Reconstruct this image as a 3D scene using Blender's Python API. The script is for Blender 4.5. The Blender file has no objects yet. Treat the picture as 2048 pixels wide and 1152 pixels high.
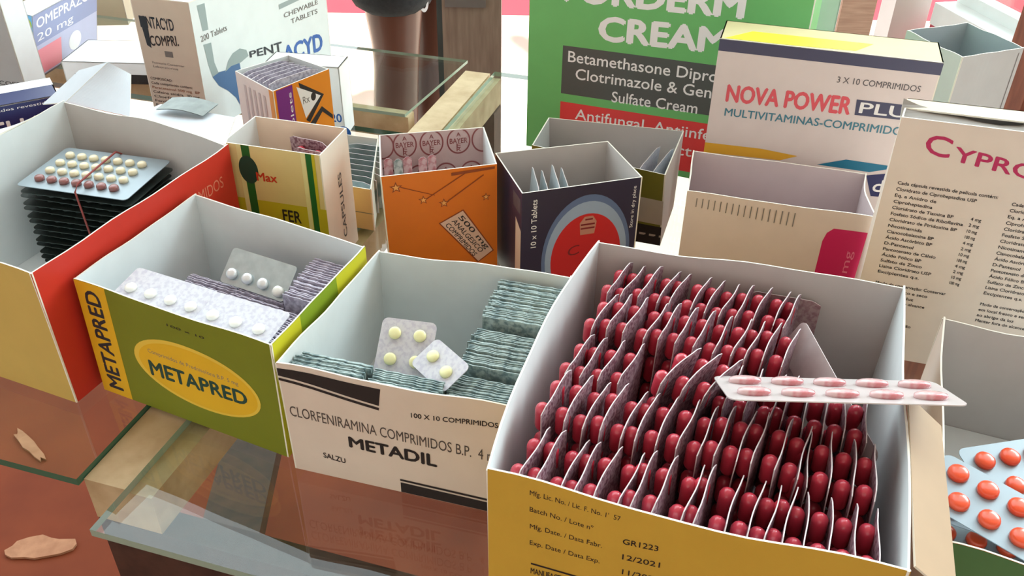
import bpy, bmesh, math, random
from mathutils import Vector, Matrix, Euler

R = math.radians
random.seed(7)
S = bpy.context.scene
COL = S.collection
CT = 0.80                      # height of the glass counter top above the floor

# ------------------------------------------------------------------ camera
cam_d = bpy.data.cameras.new('camera')
cam = bpy.data.objects.new('camera', cam_d)
COL.objects.link(cam)
S.camera = cam
PITCH, ROLL = R(34.795), 0.01372
cam_d.sensor_fit = 'HORIZONTAL'
cam_d.sensor_width = 36.0
cam_d.lens = 36.0 * 1800.5 / 2048.0
cam_d.clip_start, cam_d.clip_end = 0.01, 200
_f = Vector((0, math.cos(PITCH), -math.sin(PITCH)))
_u = Vector((0, math.sin(PITCH), math.cos(PITCH)))
_r = Vector((1, 0, 0))
_R2 = _r * math.cos(ROLL) + _u * math.sin(ROLL)
_U2 = -_r * math.sin(ROLL) + _u * math.cos(ROLL)
_m = Matrix((( _R2.x, _U2.x, -_f.x), (_R2.y, _U2.y, -_f.y), (_R2.z, _U2.z, -_f.z))).to_4x4()
_m.translation = Vector((0, 0, CT + 0.45))
cam.matrix_world = _m

# ------------------------------------------------------------------ light and exposure
S.view_settings.view_transform = 'Standard'
S.view_settings.look = 'None'
S.view_settings.gamma = 1.0
S.view_settings.use_curve_mapping = False
S.view_settings.exposure = 0.65

world = bpy.data.worlds.new('world')
S.world = world
world.use_nodes = True
_bg = world.node_tree.nodes['Background']
_bg.inputs['Color'].default_value = (0.83, 0.95, 0.98, 1)
_nt = world.node_tree                                # overcast sky, brightest over the yard beyond the counter
_tc = _nt.nodes.new('ShaderNodeTexCoord'); _sx = _nt.nodes.new('ShaderNodeSeparateXYZ'); _mr = _nt.nodes.new('ShaderNodeMapRange')
_mr.interpolation_type = 'SMOOTHSTEP'
for _k, _v in (('From Min', -0.2), ('From Max', 0.8), ('To Min', 0.85), ('To Max', 2.6)): _mr.inputs[_k].default_value = _v
_nt.links.new(_tc.outputs['Generated'], _sx.inputs[0]); _nt.links.new(_sx.outputs['Y'], _mr.inputs['Value']); _nt.links.new(_mr.outputs['Result'], _bg.inputs['Strength'])

def area(name, loc, target, sx, sy, power, color):
    d = bpy.data.lights.new(name, 'AREA')
    d.shape = 'RECTANGLE'; d.size = sx; d.size_y = sy
    d.energy = power; d.color = color
    o = bpy.data.objects.new(name, d); COL.objects.link(o)
    o.location = loc
    o.rotation_euler = (Vector(target) - Vector(loc)).to_track_quat('-Z', 'Y').to_euler()
    return o

area('window_daylight', (2.3, 1.9, 2.05), (-0.1, 0.6, CT), 1.6, 1.3, 46, (0.82, 0.97, 1.0))
_sd = bpy.data.lights.new('sun', 'SUN'); _sd.energy = 6.0; _sd.angle = R(1.0); _sd.color = (1.0, 0.95, 0.86)
_sun = bpy.data.objects.new('sun', _sd); COL.objects.link(_sun)
_sun.rotation_euler = Vector((-0.25, 0.52, -1.0)).to_track_quat('-Z', 'Y').to_euler()

# ------------------------------------------------------------------ materials
def lin(c):
    return tuple(((v / 255) / 12.92 if v / 255 <= 0.04045 else ((v / 255 + 0.055) / 1.055) ** 2.4) for v in c)

MATS = {}
def mat(name, rgb, rough=0.5, metal=0.0, spec=0.5, noise=0.0, scale=80.0, rgb2=None, bump=0.0, coat=0.0, thr=None, detail=3.0):
    """Principled material; noise mixes rgb towards rgb2 with a noise texture, bump roughens it."""
    if name in MATS: return MATS[name]
    m = bpy.data.materials.new(name); m.use_nodes = True
    nt = m.node_tree; b = nt.nodes['Principled BSDF']
    b.inputs['Base Color'].default_value = (*lin(rgb), 1)
    b.inputs['Roughness'].default_value = rough
    b.inputs['Metallic'].default_value = metal
    b.inputs['Specular IOR Level'].default_value = spec
    b.inputs['Coat Weight'].default_value = coat
    if noise > 0 or bump > 0:
        tc = nt.nodes.new('ShaderNodeTexCoord')
        nz = nt.nodes.new('ShaderNodeTexNoise'); nz.inputs['Scale'].default_value = scale; nz.inputs['Detail'].default_value = detail
        nt.links.new(tc.outputs['Object'], nz.inputs['Vector'])
        if noise > 0:
            rp = nt.nodes.new('ShaderNodeValToRGB')
            lo, hi = thr if thr else (0.3, 0.7)
            rp.color_ramp.elements[0].position = lo; rp.color_ramp.elements[1].position = hi
            c2 = rgb2 or tuple(v * 0.8 for v in rgb)
            a = lin(rgb); c = lin(c2)
            rp.color_ramp.elements[0].color = (*a, 1)
            rp.color_ramp.elements[1].color = (*[x + (y - x) * noise for x, y in zip(a, c)], 1)
            nt.links.new(nz.outputs['Fac'], rp.inputs['Fac'])
            nt.links.new(rp.outputs['Color'], b.inputs['Base Color'])
        if bump > 0:
            bp = nt.nodes.new('ShaderNodeBump'); bp.inputs['Strength'].default_value = bump; bp.inputs['Distance'].default_value = 0.002
            nt.links.new(nz.outputs['Fac'], bp.inputs['Height'])
            nt.links.new(bp.outputs['Normal'], b.inputs['Normal'])
    MATS[name] = m
    return m

def paper(name, rgb, rough=0.55, **k):
    k.setdefault('noise', 0.35); k.setdefault('scale', 45.0); k.setdefault('bump', 0.05)
    return mat(name, rgb, rough, rgb2=tuple(v * 0.93 for v in rgb), **k)

def wood(name, c1, c2, scale=14.0, rough=0.6, stretch=(1, 14, 14)):
    if name in MATS: return MATS[name]
    m = bpy.data.materials.new(name); m.use_nodes = True
    nt = m.node_tree; b = nt.nodes['Principled BSDF']; b.inputs['Roughness'].default_value = rough
    tc = nt.nodes.new('ShaderNodeTexCoord'); mp = nt.nodes.new('ShaderNodeMapping')
    mp.inputs['Scale'].default_value = stretch
    nz = nt.nodes.new('ShaderNodeTexNoise'); nz.inputs['Scale'].default_value = scale; nz.inputs['Detail'].default_value = 6
    rp = nt.nodes.new('ShaderNodeValToRGB')
    rp.color_ramp.elements[0].position = 0.3; rp.color_ramp.elements[1].position = 0.72
    rp.color_ramp.elements[0].color = (*lin(c1), 1); rp.color_ramp.elements[1].color = (*lin(c2), 1)
    bp = nt.nodes.new('ShaderNodeBump'); bp.inputs['Strength'].default_value = 0.15; bp.inputs['Distance'].default_value = 0.003
    L = nt.links.new
    L(tc.outputs['Object'], mp.inputs['Vector']); L(mp.outputs['Vector'], nz.inputs['Vector'])
    L(nz.outputs['Fac'], rp.inputs['Fac']); L(rp.outputs['Color'], b.inputs['Base Color'])
    L(nz.outputs['Fac'], bp.inputs['Height']); L(bp.outputs['Normal'], b.inputs['Normal'])
    MATS[name] = m
    return m

def glass(name, tint, rough=0.0, gloss=1.0):
    """Clear sheet glass: Fresnel mix of a tinted transparent and a mirror layer, so daylight passes straight through."""
    if name in MATS: return MATS[name]
    m = bpy.data.materials.new(name); m.use_nodes = True
    nt = m.node_tree; nt.nodes.clear()
    out = nt.nodes.new('ShaderNodeOutputMaterial'); mx = nt.nodes.new('ShaderNodeMixShader')
    tr = nt.nodes.new('ShaderNodeBsdfTransparent'); tr.inputs['Color'].default_value = (*tint, 1)
    gl = nt.nodes.new('ShaderNodeBsdfGlossy'); gl.inputs['Roughness'].default_value = rough
    gl.inputs['Color'].default_value = (gloss, gloss, gloss, 1)
    lw = nt.nodes.new('ShaderNodeLayerWeight'); lw.inputs['Blend'].default_value = 0.5
    pw = nt.nodes.new('ShaderNodeMath'); pw.operation = 'POWER'; pw.inputs[1].default_value = 5.0
    fr = nt.nodes.new('ShaderNodeMath'); fr.operation = 'MULTIPLY_ADD'; fr.inputs[1].default_value = 0.96; fr.inputs[2].default_value = 0.04
    L = nt.links.new
    L(lw.outputs['Facing'], pw.inputs[0]); L(pw.outputs[0], fr.inputs[0])   # Schlick: 0.04 + 0.96 (1 - cos)^5
    L(fr.outputs[0], mx.inputs['Fac']); L(tr.outputs['BSDF'], mx.inputs[1]); L(gl.outputs['BSDF'], mx.inputs[2])
    L(mx.outputs['Shader'], out.inputs['Surface'])
    MATS[name] = m
    return m

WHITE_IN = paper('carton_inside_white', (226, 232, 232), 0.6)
GREY_IN = paper('carton_inside_grey', (196, 190, 186), 0.7)  # grey board; in mixed cartons it also carries the shade of inner walls
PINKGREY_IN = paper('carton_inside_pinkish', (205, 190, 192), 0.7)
EDGE = paper('paper_edge', (240, 236, 222), 0.8)
INK = mat('ink_black', (40, 36, 36), 0.5)
INKG = mat('ink_grey', (120, 116, 112), 0.5)
PWHITE = mat('print_white', (240, 240, 240), 0.5)

# ------------------------------------------------------------------ mesh helpers
def tag(o, label=None, cat=None, group=None, kind=None):
    if label: o['label'] = label
    if cat: o['category'] = cat
    if group: o['group'] = group
    if kind: o['kind'] = kind
    return o

def empty(name, loc, label, cat, group=None, rot=(0, 0, 0)):
    o = bpy.data.objects.new(name, None); COL.objects.link(o)
    o.empty_display_size = 0.02
    o.location = loc; o.rotation_euler = rot
    return tag(o, label, cat, group)

class MB:
    """Collects geometry with material slots; build() links it as one mesh object."""
    def __init__(self): self.v = []; self.f = []; self.mi = []; self.mats = []
    def slot(self, m):
        if m not in self.mats: self.mats.append(m)
        return self.mats.index(m)
    def add(self, verts, faces, m):
        o = len(self.v); s = self.slot(m)
        self.v += [tuple(p) for p in verts]
        for f in faces: self.f.append(tuple(i + o for i in f)); self.mi.append(s)
    def box(self, lo, hi, m):
        x0, y0, z0 = lo; x1, y1, z1 = hi
        self.add([(x0, y0, z0), (x1, y0, z0), (x1, y1, z0), (x0, y1, z0), (x0, y0, z1), (x1, y0, z1), (x1, y1, z1), (x0, y1, z1)],
                 [(3, 2, 1, 0), (4, 5, 6, 7), (0, 1, 5, 4), (1, 2, 6, 5), (2, 3, 7, 6), (3, 0, 4, 7)], m)
    def prism(self, poly, z0, z1, m, mside=None):
        n = len(poly)
        a = sum(poly[i][0] * poly[(i + 1) % n][1] - poly[(i + 1) % n][0] * poly[i][1] for i in range(n))
        if a < 0: poly = poly[::-1]
        self.add([(p[0], p[1], z0) for p in poly] + [(p[0], p[1], z1) for p in poly], [tuple(range(n))[::-1], tuple(range(n, 2 * n))], m)
        self.add([(p[0], p[1], z0) for p in poly] + [(p[0], p[1], z1) for p in poly], [(i, (i + 1) % n, n + (i + 1) % n, n + i) for i in range(n)], mside or m)
    def tube(self, pts, r, m, seg=8, closed=False):
        pts = [Vector(p) for p in pts]; n = len(pts); V = []; F = []
        for i, p in enumerate(pts):
            t = (pts[(i + 1) % n] - pts[i - 1]) if closed else (pts[min(i + 1, n - 1)] - pts[max(i - 1, 0)])
            t.normalize(); a = t.orthogonal().normalized()
            ref = Vector((0.13, 0.31, 0.94)); a = t.cross(ref).normalized() if abs(t.dot(ref)) < 0.98 else a
            b = t.cross(a)
            for k in range(seg):
                w = 2 * math.pi * k / seg; V.append(p + a * math.cos(w) * r + b * math.sin(w) * r)
        for i in range(n if closed else n - 1):
            j = (i + 1) % n
            for k in range(seg):
                l = (k + 1) % seg; F.append((i * seg + k, i * seg + l, j * seg + l, j * seg + k))
        if not closed: F += [tuple(range(seg))[::-1], tuple(range((n - 1) * seg, n * seg))]
        self.add(V, F, m)
    def lathe(self, prof, m, axis='z', seg=14, c=(0, 0, 0)):
        V = []; F = []; n = len(prof)
        for (r, h) in prof:
            for k in range(seg):
                w = 2 * math.pi * k / seg; x, y = r * math.cos(w), r * math.sin(w)
                p = (x, y, h) if axis == 'z' else (h, x, y) if axis == 'x' else (x, h, y)
                V.append((p[0] + c[0], p[1] + c[1], p[2] + c[2]))
        for i in range(n - 1):
            for k in range(seg):
                l = (k + 1) % seg; F.append((i * seg + k, i * seg + l, (i + 1) * seg + l, (i + 1) * seg + k))
        F += [tuple(range(seg))[::-1], tuple(range((n - 1) * seg, n * seg))]
        self.add(V, F, m)
    def build(self, name, parent=None, smooth=False, loc=None, rot=None, fix=False):
        me = bpy.data.meshes.new(name); me.from_pydata(self.v, [], self.f)
        for m in self.mats: me.materials.append(m)
        me.polygons.foreach_set('material_index', self.mi)
        if smooth: me.polygons.foreach_set('use_smooth', [True] * len(me.polygons))
        me.update()
        if fix:
            bm = bmesh.new(); bm.from_mesh(me); bmesh.ops.recalc_face_normals(bm, faces=bm.faces); bm.to_mesh(me); bm.free()
        o = bpy.data.objects.new(name, me); COL.objects.link(o)
        if parent is not None: o.parent = parent
        if loc is not None: o.location = loc
        if rot is not None: o.rotation_euler = rot
        return o

_TX = {}
def text_mesh(s, bold=0.0, shear=0.0):
    """2-D triangles of a string in Blender's own font: x runs 0..1 over its width, y is 0 on the baseline and 1 at cap height."""
    key = (s, bold, shear)
    if key in _TX: return _TX[key]
    cu = bpy.data.curves.new('tmp', 'FONT'); cu.body = s; cu.offset = bold; cu.shear = shear; cu.resolution_u = 3; cu.space_character = 1.0
    o = bpy.data.objects.new('tmp', cu); COL.objects.link(o)
    dg = bpy.context.evaluated_depsgraph_get()
    me = o.evaluated_get(dg).to_mesh()
    v = [(p.co.x, p.co.y) for p in me.vertices]; f = [tuple(p.vertices) for p in me.polygons]
    o.evaluated_get(dg).to_mesh_clear()
    bpy.data.objects.remove(o); bpy.data.curves.remove(cu)
    if not v: return [], []
    x0 = min(p[0] for p in v); x1 = max(p[0] for p in v)
    cap = 0.70
    v = [((p[0] - x0) / max(x1 - x0, 1e-6), p[1] / cap) for p in v]
    _TX[key] = (v, f)
    return v, f

class Surf:
    """A carton panel as a bilinear sheet A(bottom left) B(bottom right) C(top right) D(top left) seen from outside."""
    def __init__(self, A, B, C, D, bulge=0.0, wavy=0.0, seed=0):
        self.q = [Vector(p) for p in (A, B, C, D)]
        self.n = (self.q[1] - self.q[0]).cross(self.q[3] - self.q[0]).normalized()
        self.bulge, self.wavy = bulge, wavy
        rnd = random.Random(seed); self.ph = [rnd.uniform(0, 6.28) for _ in range(3)]
    def P(self, a, b, off=0.0):
        A, B, C, D = self.q
        p = (A * (1 - a) + B * a) * (1 - b) + (D * (1 - a) + C * a) * b
        w = math.sin(math.pi * min(max(a, 0), 1)) * self.bulge * min(max(b, 0), 1)
        if self.wavy:
            k = self.wavy * max(0.0, b) ** 3
            p = p + Vector((0, 0, 1)) * k * (math.sin(a * 7 + self.ph[0]) + 0.5 * math.sin(a * 17 + self.ph[1]))
            w += k * 0.8 * math.sin(a * 9 + self.ph[2])
        return p + self.n * (w + off)

def make_panel(name, parent, sf, out, inn, t=0.0011, prints=(), nx=14, nz=5, rim=None, origin=None):
    """One cardboard panel with thickness; prints are inked shapes lying on its outer or inner face."""
    mb = MB(); rim = rim or EDGE; V = []; O = Vector(origin or (0, 0, 0))
    for off in (0.0, -t):
        for j in range(nz + 1):
            for i in range(nx + 1): V.append(sf.P(i / nx, j / nz, off) - O)
    N = (nx + 1) * (nz + 1); g = lambda i, j, s: s * N + j * (nx + 1) + i
    mb.add(V, [(g(i, j, 0), g(i + 1, j, 0), g(i + 1, j + 1, 0), g(i, j + 1, 0)) for i in range(nx) for j in range(nz)], out)
    mb.add(V, [(g(i, j, 1), g(i, j + 1, 1), g(i + 1, j + 1, 1), g(i + 1, j, 1)) for i in range(nx) for j in range(nz)], inn)
    e = [(g(i, nz, 0), g(i + 1, nz, 0), g(i + 1, nz, 1), g(i, nz, 1)) for i in range(nx)]
    e += [(g(i, 0, 0), g(i, 0, 1), g(i + 1, 0, 1), g(i + 1, 0, 0)) for i in range(nx)]
    e += [(g(0, j, 0), g(0, j + 1, 0), g(0, j + 1, 1), g(0, j, 1)) for j in range(nz)]
    e += [(g(nx, j, 0), g(nx, j, 1), g(nx, j + 1, 1), g(nx, j + 1, 0)) for j in range(nz)]
    mb.add(V, e, rim)
    lay = 0
    for pr in prints:
        inside = pr.get('inside', False)
        if pr['k'] != 'text': lay += 1
        for c, poly in enumerate(print_polys(pr)):
            off = 0.00012 + 0.00003 * lay + (0.00003 + 0.000012 * c if pr['k'] == 'text' else 0)
            if inside: off = -t - off
            if pr['k'] != 'text': poly = cut_to_grid(poly[0], poly[1], nx, nz)
            q = [((1 - a) if inside else a, b) for a, b in poly[0]]
            mb.add([sf.P(a, b, off) - O for a, b in q], poly[1], pr['m'])
    return mb.build(name, parent)

def cut_to_grid(pts, faces, nx, nz):
    """Cuts a printed shape along the panel's own grid lines, so that it follows a bent panel."""
    bm = bmesh.new()
    vs = [bm.verts.new((a, b, 0)) for a, b in pts]
    for f in faces:
        try: bm.faces.new([vs[i] for i in f])
        except ValueError: pass
    lo = [min(p[k] for p in pts) for k in (0, 1)]; hi = [max(p[k] for p in pts) for k in (0, 1)]
    for k, n in ((0, nx), (1, nz)):
        for i in range(1, n):
            if lo[k] < i / n < hi[k]:
                co = [0, 0, 0]; co[k] = i / n; no = [0, 0, 0]; no[k] = 1
                bmesh.ops.bisect_plane(bm, geom=bm.verts[:] + bm.edges[:] + bm.faces[:], plane_co=co, plane_no=no)
    bm.verts.index_update()
    out = [(v.co.x, v.co.y) for v in bm.verts], [tuple(v.index for v in f.verts) for f in bm.faces]
    bm.free()
    return out

def print_polys(pr):
    """Yields (points, faces) in panel coordinates for one printed shape."""
    k = pr['k']
    if k == 'poly':
        yield pr['p'], [tuple(range(len(pr['p'])))]
    elif k == 'rect':
        a0, b0, a1, b1 = pr['p']
        n = max(1, int(abs(a1 - a0) * 14))
        pts = [(a0 + (a1 - a0) * i / n, b) for b in (b0, b1) for i in range(n + 1)]
        yield pts, [(i, i + 1, n + 2 + i, n + 1 + i) for i in range(n)]
    elif k == 'ell':
        (ca, cb), ra, rb, rot = pr['c'], pr['r'][0], pr['r'][1], pr.get('rot', 0.0)
        asp = pr.get('asp', 1.0)                      # panel width / height, for a rotated ellipse
        n = 48; pts = []
        top = pr.get('top', 1.0)
        for i in range(n):
            w = 2 * math.pi * i / n
            x, y = ra * asp * math.cos(w), rb * math.sin(w)
            X, Y = x * math.cos(rot) - y * math.sin(rot), x * math.sin(rot) + y * math.cos(rot)
            pts.append((ca + X / asp, max(0.004, min(top, cb + Y))))
        yield pts, [tuple(range(n))]
    elif k == 'ring':
        (ca, cb), ra, rb, w = pr['c'], pr['r'][0], pr['r'][1], pr['w']
        n = 36; lo, hi = pr.get('clip', (0.0, 1.0)); pts = []
        for s in (1.0, 1.0 - w):
            for i in range(n):
                q = 2 * math.pi * i / n
                pts.append((min(hi, max(lo, ca + ra * s * math.cos(q))), min(0.995, max(0.0, cb + rb * s * math.sin(q)))))
        yield pts, [(i, (i + 1) % n, n + (i + 1) % n, n + i) for i in range(n)]
    elif k == 'text':
        bd = pr.get('bold', 0.0)
        v, f = text_mesh(pr['s'], 0.0, pr.get('shear', 0.0))
        d = bd * 0.85 / max(1.0, 0.62 * len(pr['s']))  # heavy lettering: the glyphs overprinted a hair to each side
        BL, BR, TR, TL = pr['q']
        for dx, dy in (((-d, 0.0), (d, 0.0), (0.0, bd), (0.0, -bd)) if bd > 0.008 else ((0.0, 0.0),)):
            pts = []
            for x, y in v:
                x += dx; y += dy
                a = (1 - x) * (BL[0] + (TL[0] - BL[0]) * y) + x * (BR[0] + (TR[0] - BR[0]) * y)
                b = (1 - x) * (BL[1] + (TL[1] - BL[1]) * y) + x * (BR[1] + (TR[1] - BR[1]) * y)
                pts.append((a, b))
            if pts: yield pts, f

def T(s, m, a0, b0, a1, b1=None, h=0.05, h1=None, bold=0.0, shear=0.0, inside=False):
    """Text from (a0,b0) to (a1,b1) along its baseline, cap height h (h1 at the right end)."""
    b1 = b0 if b1 is None else b1; h1 = h if h1 is None else h1
    return dict(k='text', s=s, m=m, q=[(a0, b0), (a1, b1), (a1, b1 + h1), (a0, b0 + h)], bold=bold, shear=shear, inside=inside)
def TV(s, m, a, b0, b1, w, bold=0.0):
    """Text running up the panel (read with the head tilted left); w is its cap height across."""
    return dict(k='text', s=s, m=m, q=[(a, b0), (a, b1), (a - w, b1), (a - w, b0)], bold=bold)
def RECT(m, a0, b0, a1, b1, **k): return dict(k='rect', m=m, p=(a0, b0, a1, b1), **k)
def POLY(m, *p, **k): return dict(k='poly', m=m, p=list(p), **k)
def ELL(m, c, r, **k): return dict(k='ell', m=m, c=c, r=r, **k)

def carton(name, label, h, base, top, mats, group=None, prints={}, bulge={}, wavy=0.0, cat='medicine box', base_panel=True, skip=()):
    """An opened cardboard carton: four wall panels and a base panel under one Empty. mats: (outside, inside) or a dict per side."""
    cx = sum(p[0] for p in base) / 4; cy = sum(p[1] for p in base) / 4
    root = empty(name, (cx, cy, CT), label, cat, group)
    O = Vector((cx, cy, CT))
    sides = {}
    for k, (side, i, j) in enumerate((('front', 0, 1), ('right', 1, 2), ('back', 2, 3), ('left', 3, 0))):
        if side in skip: continue
        mo, mi = mats[side] if isinstance(mats, dict) else mats
        g = lambda p, z: (p[0], p[1], CT + z)
        sf = Surf(g(base[i], 0.0006), g(base[j], 0.0006), g(top[j], h), g(top[i], h), bulge.get(side, 0), wavy, hash_(name) + k)
        make_panel(side + '_panel', root, sf, mo, mi, prints=prints.get(side, ()), origin=O)
        sides[side] = sf
    if base_panel:
        mb = MB(); s = 0.985
        q = [(p[0] * s + cx * (1 - s) - cx, p[1] * s + cy * (1 - s) - cy) for p in base]
        mi = (mats['front'] if isinstance(mats, dict) else mats)[1]
        mb.prism(q, 0.0006, 0.0018, mi); mb.build('base_panel', root)
    return root, sides

def hash_(s): return sum((i + 1) * ord(c) for i, c in enumerate(s))

ORD = 'first second third fourth fifth sixth seventh eighth ninth tenth eleventh twelfth thirteenth fourteenth fifteenth sixteenth seventeenth eighteenth nineteenth twentieth'.split()
def nth(i):
    if i < 20: return ORD[i]
    tens = ('twenty', 'thirty', 'forty')[(i + 1) // 10 - 2] if (i + 1) >= 20 else ''
    return tens + '-' + ORD[(i + 1) % 10 - 1] if (i + 1) % 10 else tens[:-1] + 'ieth'

def copy_tree(o, parent=None, deep=True):
    c = o.copy(); COL.objects.link(c)
    if parent is not None: c.parent = parent
    if deep:
        for ch in list(o.children): copy_tree(ch, c)
    return c

# ================================================================== the setting
U = Vector((math.cos(R(-16.4)), math.sin(R(-16.4)), 0)); V_ = Vector((-U.y, U.x, 0))
def uv(u, v, z=0.0): return (U * u + V_ * v + Vector((0, 0, z)))      # counter axes
def uvp(u, v): p = uv(u, v); return (p.x, p.y)

RED_FLOOR = mat('floor_red_cement', (128, 60, 30), 0.75, spec=0.2, noise=1.0, scale=3.5, rgb2=(92, 36, 18), bump=0.08, detail=6)
CREAM_FLOOR = mat('floor_cream', (236, 226, 206), 0.4, noise=0.5, scale=2.0, rgb2=(222, 208, 186))
mb = MB()
mb.add([(-6, -3, 0), (6, -3, 0), (6, 1.55, 0), (-6, 1.55, 0)], [(0, 1, 2, 3)], RED_FLOOR)
mb.add([(-6, 1.55, 0), (6, 1.55, 0), (6, 6, 0), (-6, 6, 0)], [(0, 1, 2, 3)], CREAM_FLOOR)
tag(mb.build('floor'), kind='structure')

PINK_WALL = mat('wall_pink_paint', (196, 78, 96), 0.6, noise=0.6, scale=2.5, rgb2=(184, 66, 86))
mb = MB(); mb.box((-6, 3.86, 0.0), (6, 4.0, 1.15), PINK_WALL)
tag(mb.build('wall_back'), kind='structure')
mb = MB(); mb.box((0.640, 1.525, 0), (0.700, 1.585, 3.0), mat('white_paint', (240, 240, 236), 0.5, noise=0.3, scale=6))
tag(mb.build('trim_1'), kind='structure')
mb = MB(); mb.box((0.715, 1.98, 0), (0.79, 2.06, 3.0), wood('post_wood_pale', (160, 132, 112), (190, 164, 140)))
tag(mb.build('trim_2'), kind='structure')
mb = MB(); mb.box((-4, -2.6, 3.0), (4, 0.95, 3.08), mat('ceiling_white', (226, 224, 216), 0.8, noise=0.3, scale=3))  # added out of view to keep the sun off the counter
tag(mb.build('ceiling_sun_block'), kind='structure')
WALL_CREAM = mat('wall_cream_paint', (226, 216, 200), 0.7, noise=0.5, scale=2.5)
mb = MB(); mb.box((-4, -2.72, 0), (4, -2.6, 3.0), WALL_CREAM); tag(mb.build('wall_rear_light_block'), kind='structure')  # unseen wall added behind the camera to dim light on the carton fronts

# ================================================================== the glass counter
GLASS = glass('glass_clear', (0.93, 0.97, 0.95))
GLASS_EDGE = mat('glass_edge_green', (52, 104, 84), 0.15, spec=0.8)
GLASS_EDGE_P = mat('glass_edge_pale', (150, 172, 156), 0.2, spec=0.8)
WOOD_PALE = wood('wood_pale', (176, 150, 112), (206, 184, 146), stretch=(3, 3, 3))
WOOD_DARK = wood('wood_dark', (52, 32, 24), (78, 50, 38), stretch=(4, 4, 4))
WOOD_RED = wood('wood_reddish', (128, 66, 44), (160, 92, 62), stretch=(4, 4, 4))

def pane(name, poly, z0, z1, label, edge):
    mb = MB(); mb.prism(poly, z0, z1, GLASS, edge)
    o = mb.build(name, loc=(0, 0, CT)); return tag(o, label, 'glass sheet')

GT = 0.006
pane('glass_sheet', [uvp(-0.3585, 0.286), uvp(0.80, 0.286), uvp(0.80, 1.100), uvp(-0.352, 1.100)], -GT, 0.0,
     'large clear glass sheet under the front cartons, its rounded corner jutting past the wooden beam', GLASS_EDGE_P)
pane('glass_sheet', [uvp(-1.3, 0.319), uvp(-0.3945, 0.319), uvp(-0.3945, 0.885), uvp(-1.3, 0.885)], -GT, 0.0,
     'clear glass sheet with green cut edge lying left of the beam, over the red floor', GLASS_EDGE)
pane('glass_sheet', [uvp(-1.3, 0.934), uvp(-0.413, 0.934), uvp(-0.400, 1.128), uvp(-1.3, 1.128)], -0.004, 0.0,
     'clear glass sheet at the far side of the counter, left of the pale beam', GLASS_EDGE_P)

def ubox(mb, u0, u1, v0, v1, z0, z1, m):
    c = [uv(u0, v0), uv(u1, v0), uv(u1, v1), uv(u0, v1)]
    V = [(p.x, p.y, z0) for p in c] + [(p.x, p.y, z1) for p in c]
    mb.add(V, [(3, 2, 1, 0), (4, 5, 6, 7), (0, 1, 5, 4), (1, 2, 6, 5), (2, 3, 7, 6), (3, 0, 4, 7)], m)

stand = empty('display_counter', (*uvp(-0.36, 0.7), 0.0), 'long wooden display counter with glass top that carries all the medicine cartons', 'counter')
def sp(name, mb):
    o = mb.build(name, stand); o.location = -stand.location; return o
b = MB(); ubox(b, -0.3940, -0.3590, 0.324, 1.102, CT - 0.042, CT - 0.0045, WOOD_PALE)
ubox(b, -0.3590, -0.342, 0.324, 1.095, CT - 0.042, CT - GT - 0.0008, WOOD_PALE); sp('beam', b)
b = MB(); ubox(b, -0.3935, 0.80, 0.3242, 0.345, 0.0, CT - 0.043, WOOD_DARK); sp('front_panel', b)
b = MB(); ubox(b, -1.3, -0.410, 0.936, 0.955, CT - 0.034, CT - 0.0048, WOOD_PALE); sp('cross_rail', b)
b = MB(); P4 = [uvp(-0.540, 0.545), uvp(-0.470, 0.560), uvp(-0.540, 0.750), uvp(-0.615, 0.745)]; b.prism(P4, 0.375, 0.40, WOOD_DARK); sp('brace', b)
for (u, v) in ((-0.37, 1.06), (0.76, 1.06)):
    b = MB(); ubox(b, u, u + 0.03, v, v + 0.03, 0, CT - 0.043, WOOD_DARK); sp('leg', b)

# scraps on the floor seen beside and through the left glass
SCRAP = mat('scrap_paper', (176, 126, 92), 0.8, noise=0.8, scale=60, rgb2=(150, 100, 70), bump=0.3)
def scrap(c, l, w, rot, label, seed):
    rnd = random.Random(seed); mb = MB(); poly = []
    for i in range(16):
        a = 2 * math.pi * i / 16; k = rnd.uniform(0.75, 1.15)
        poly.append((l / 2 * math.cos(a) * k, w / 2 * math.sin(a) * k))
    mb.prism(poly, 0.0005, 0.005, SCRAP)
    tag(mb.build('paper_scrap', loc=(c[0], c[1], 0), rot=(0, 0, rot)), label, 'scrap')
scrap((-0.925, 1.243), 0.125, 0.022, R(-42), 'long pale scrap on the red floor, seen through the left glass sheet', 1)
scrap((-0.80, 1.000), 0.11, 0.05, R(8), 'blotchy pale scrap on the red floor below the left glass edge', 2)

# ------------------------------------------------------------------ post, window on the right
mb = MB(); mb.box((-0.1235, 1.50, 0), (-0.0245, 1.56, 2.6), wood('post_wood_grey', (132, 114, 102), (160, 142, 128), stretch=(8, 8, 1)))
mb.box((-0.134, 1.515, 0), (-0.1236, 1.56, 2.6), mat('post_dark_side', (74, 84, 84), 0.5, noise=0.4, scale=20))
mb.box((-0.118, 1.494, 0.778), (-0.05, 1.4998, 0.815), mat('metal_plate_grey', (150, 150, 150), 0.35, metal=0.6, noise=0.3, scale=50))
tag(mb.build('wooden_post'), 'brown grey wooden post standing behind the counter, left of the green carton', 'post')

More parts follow.
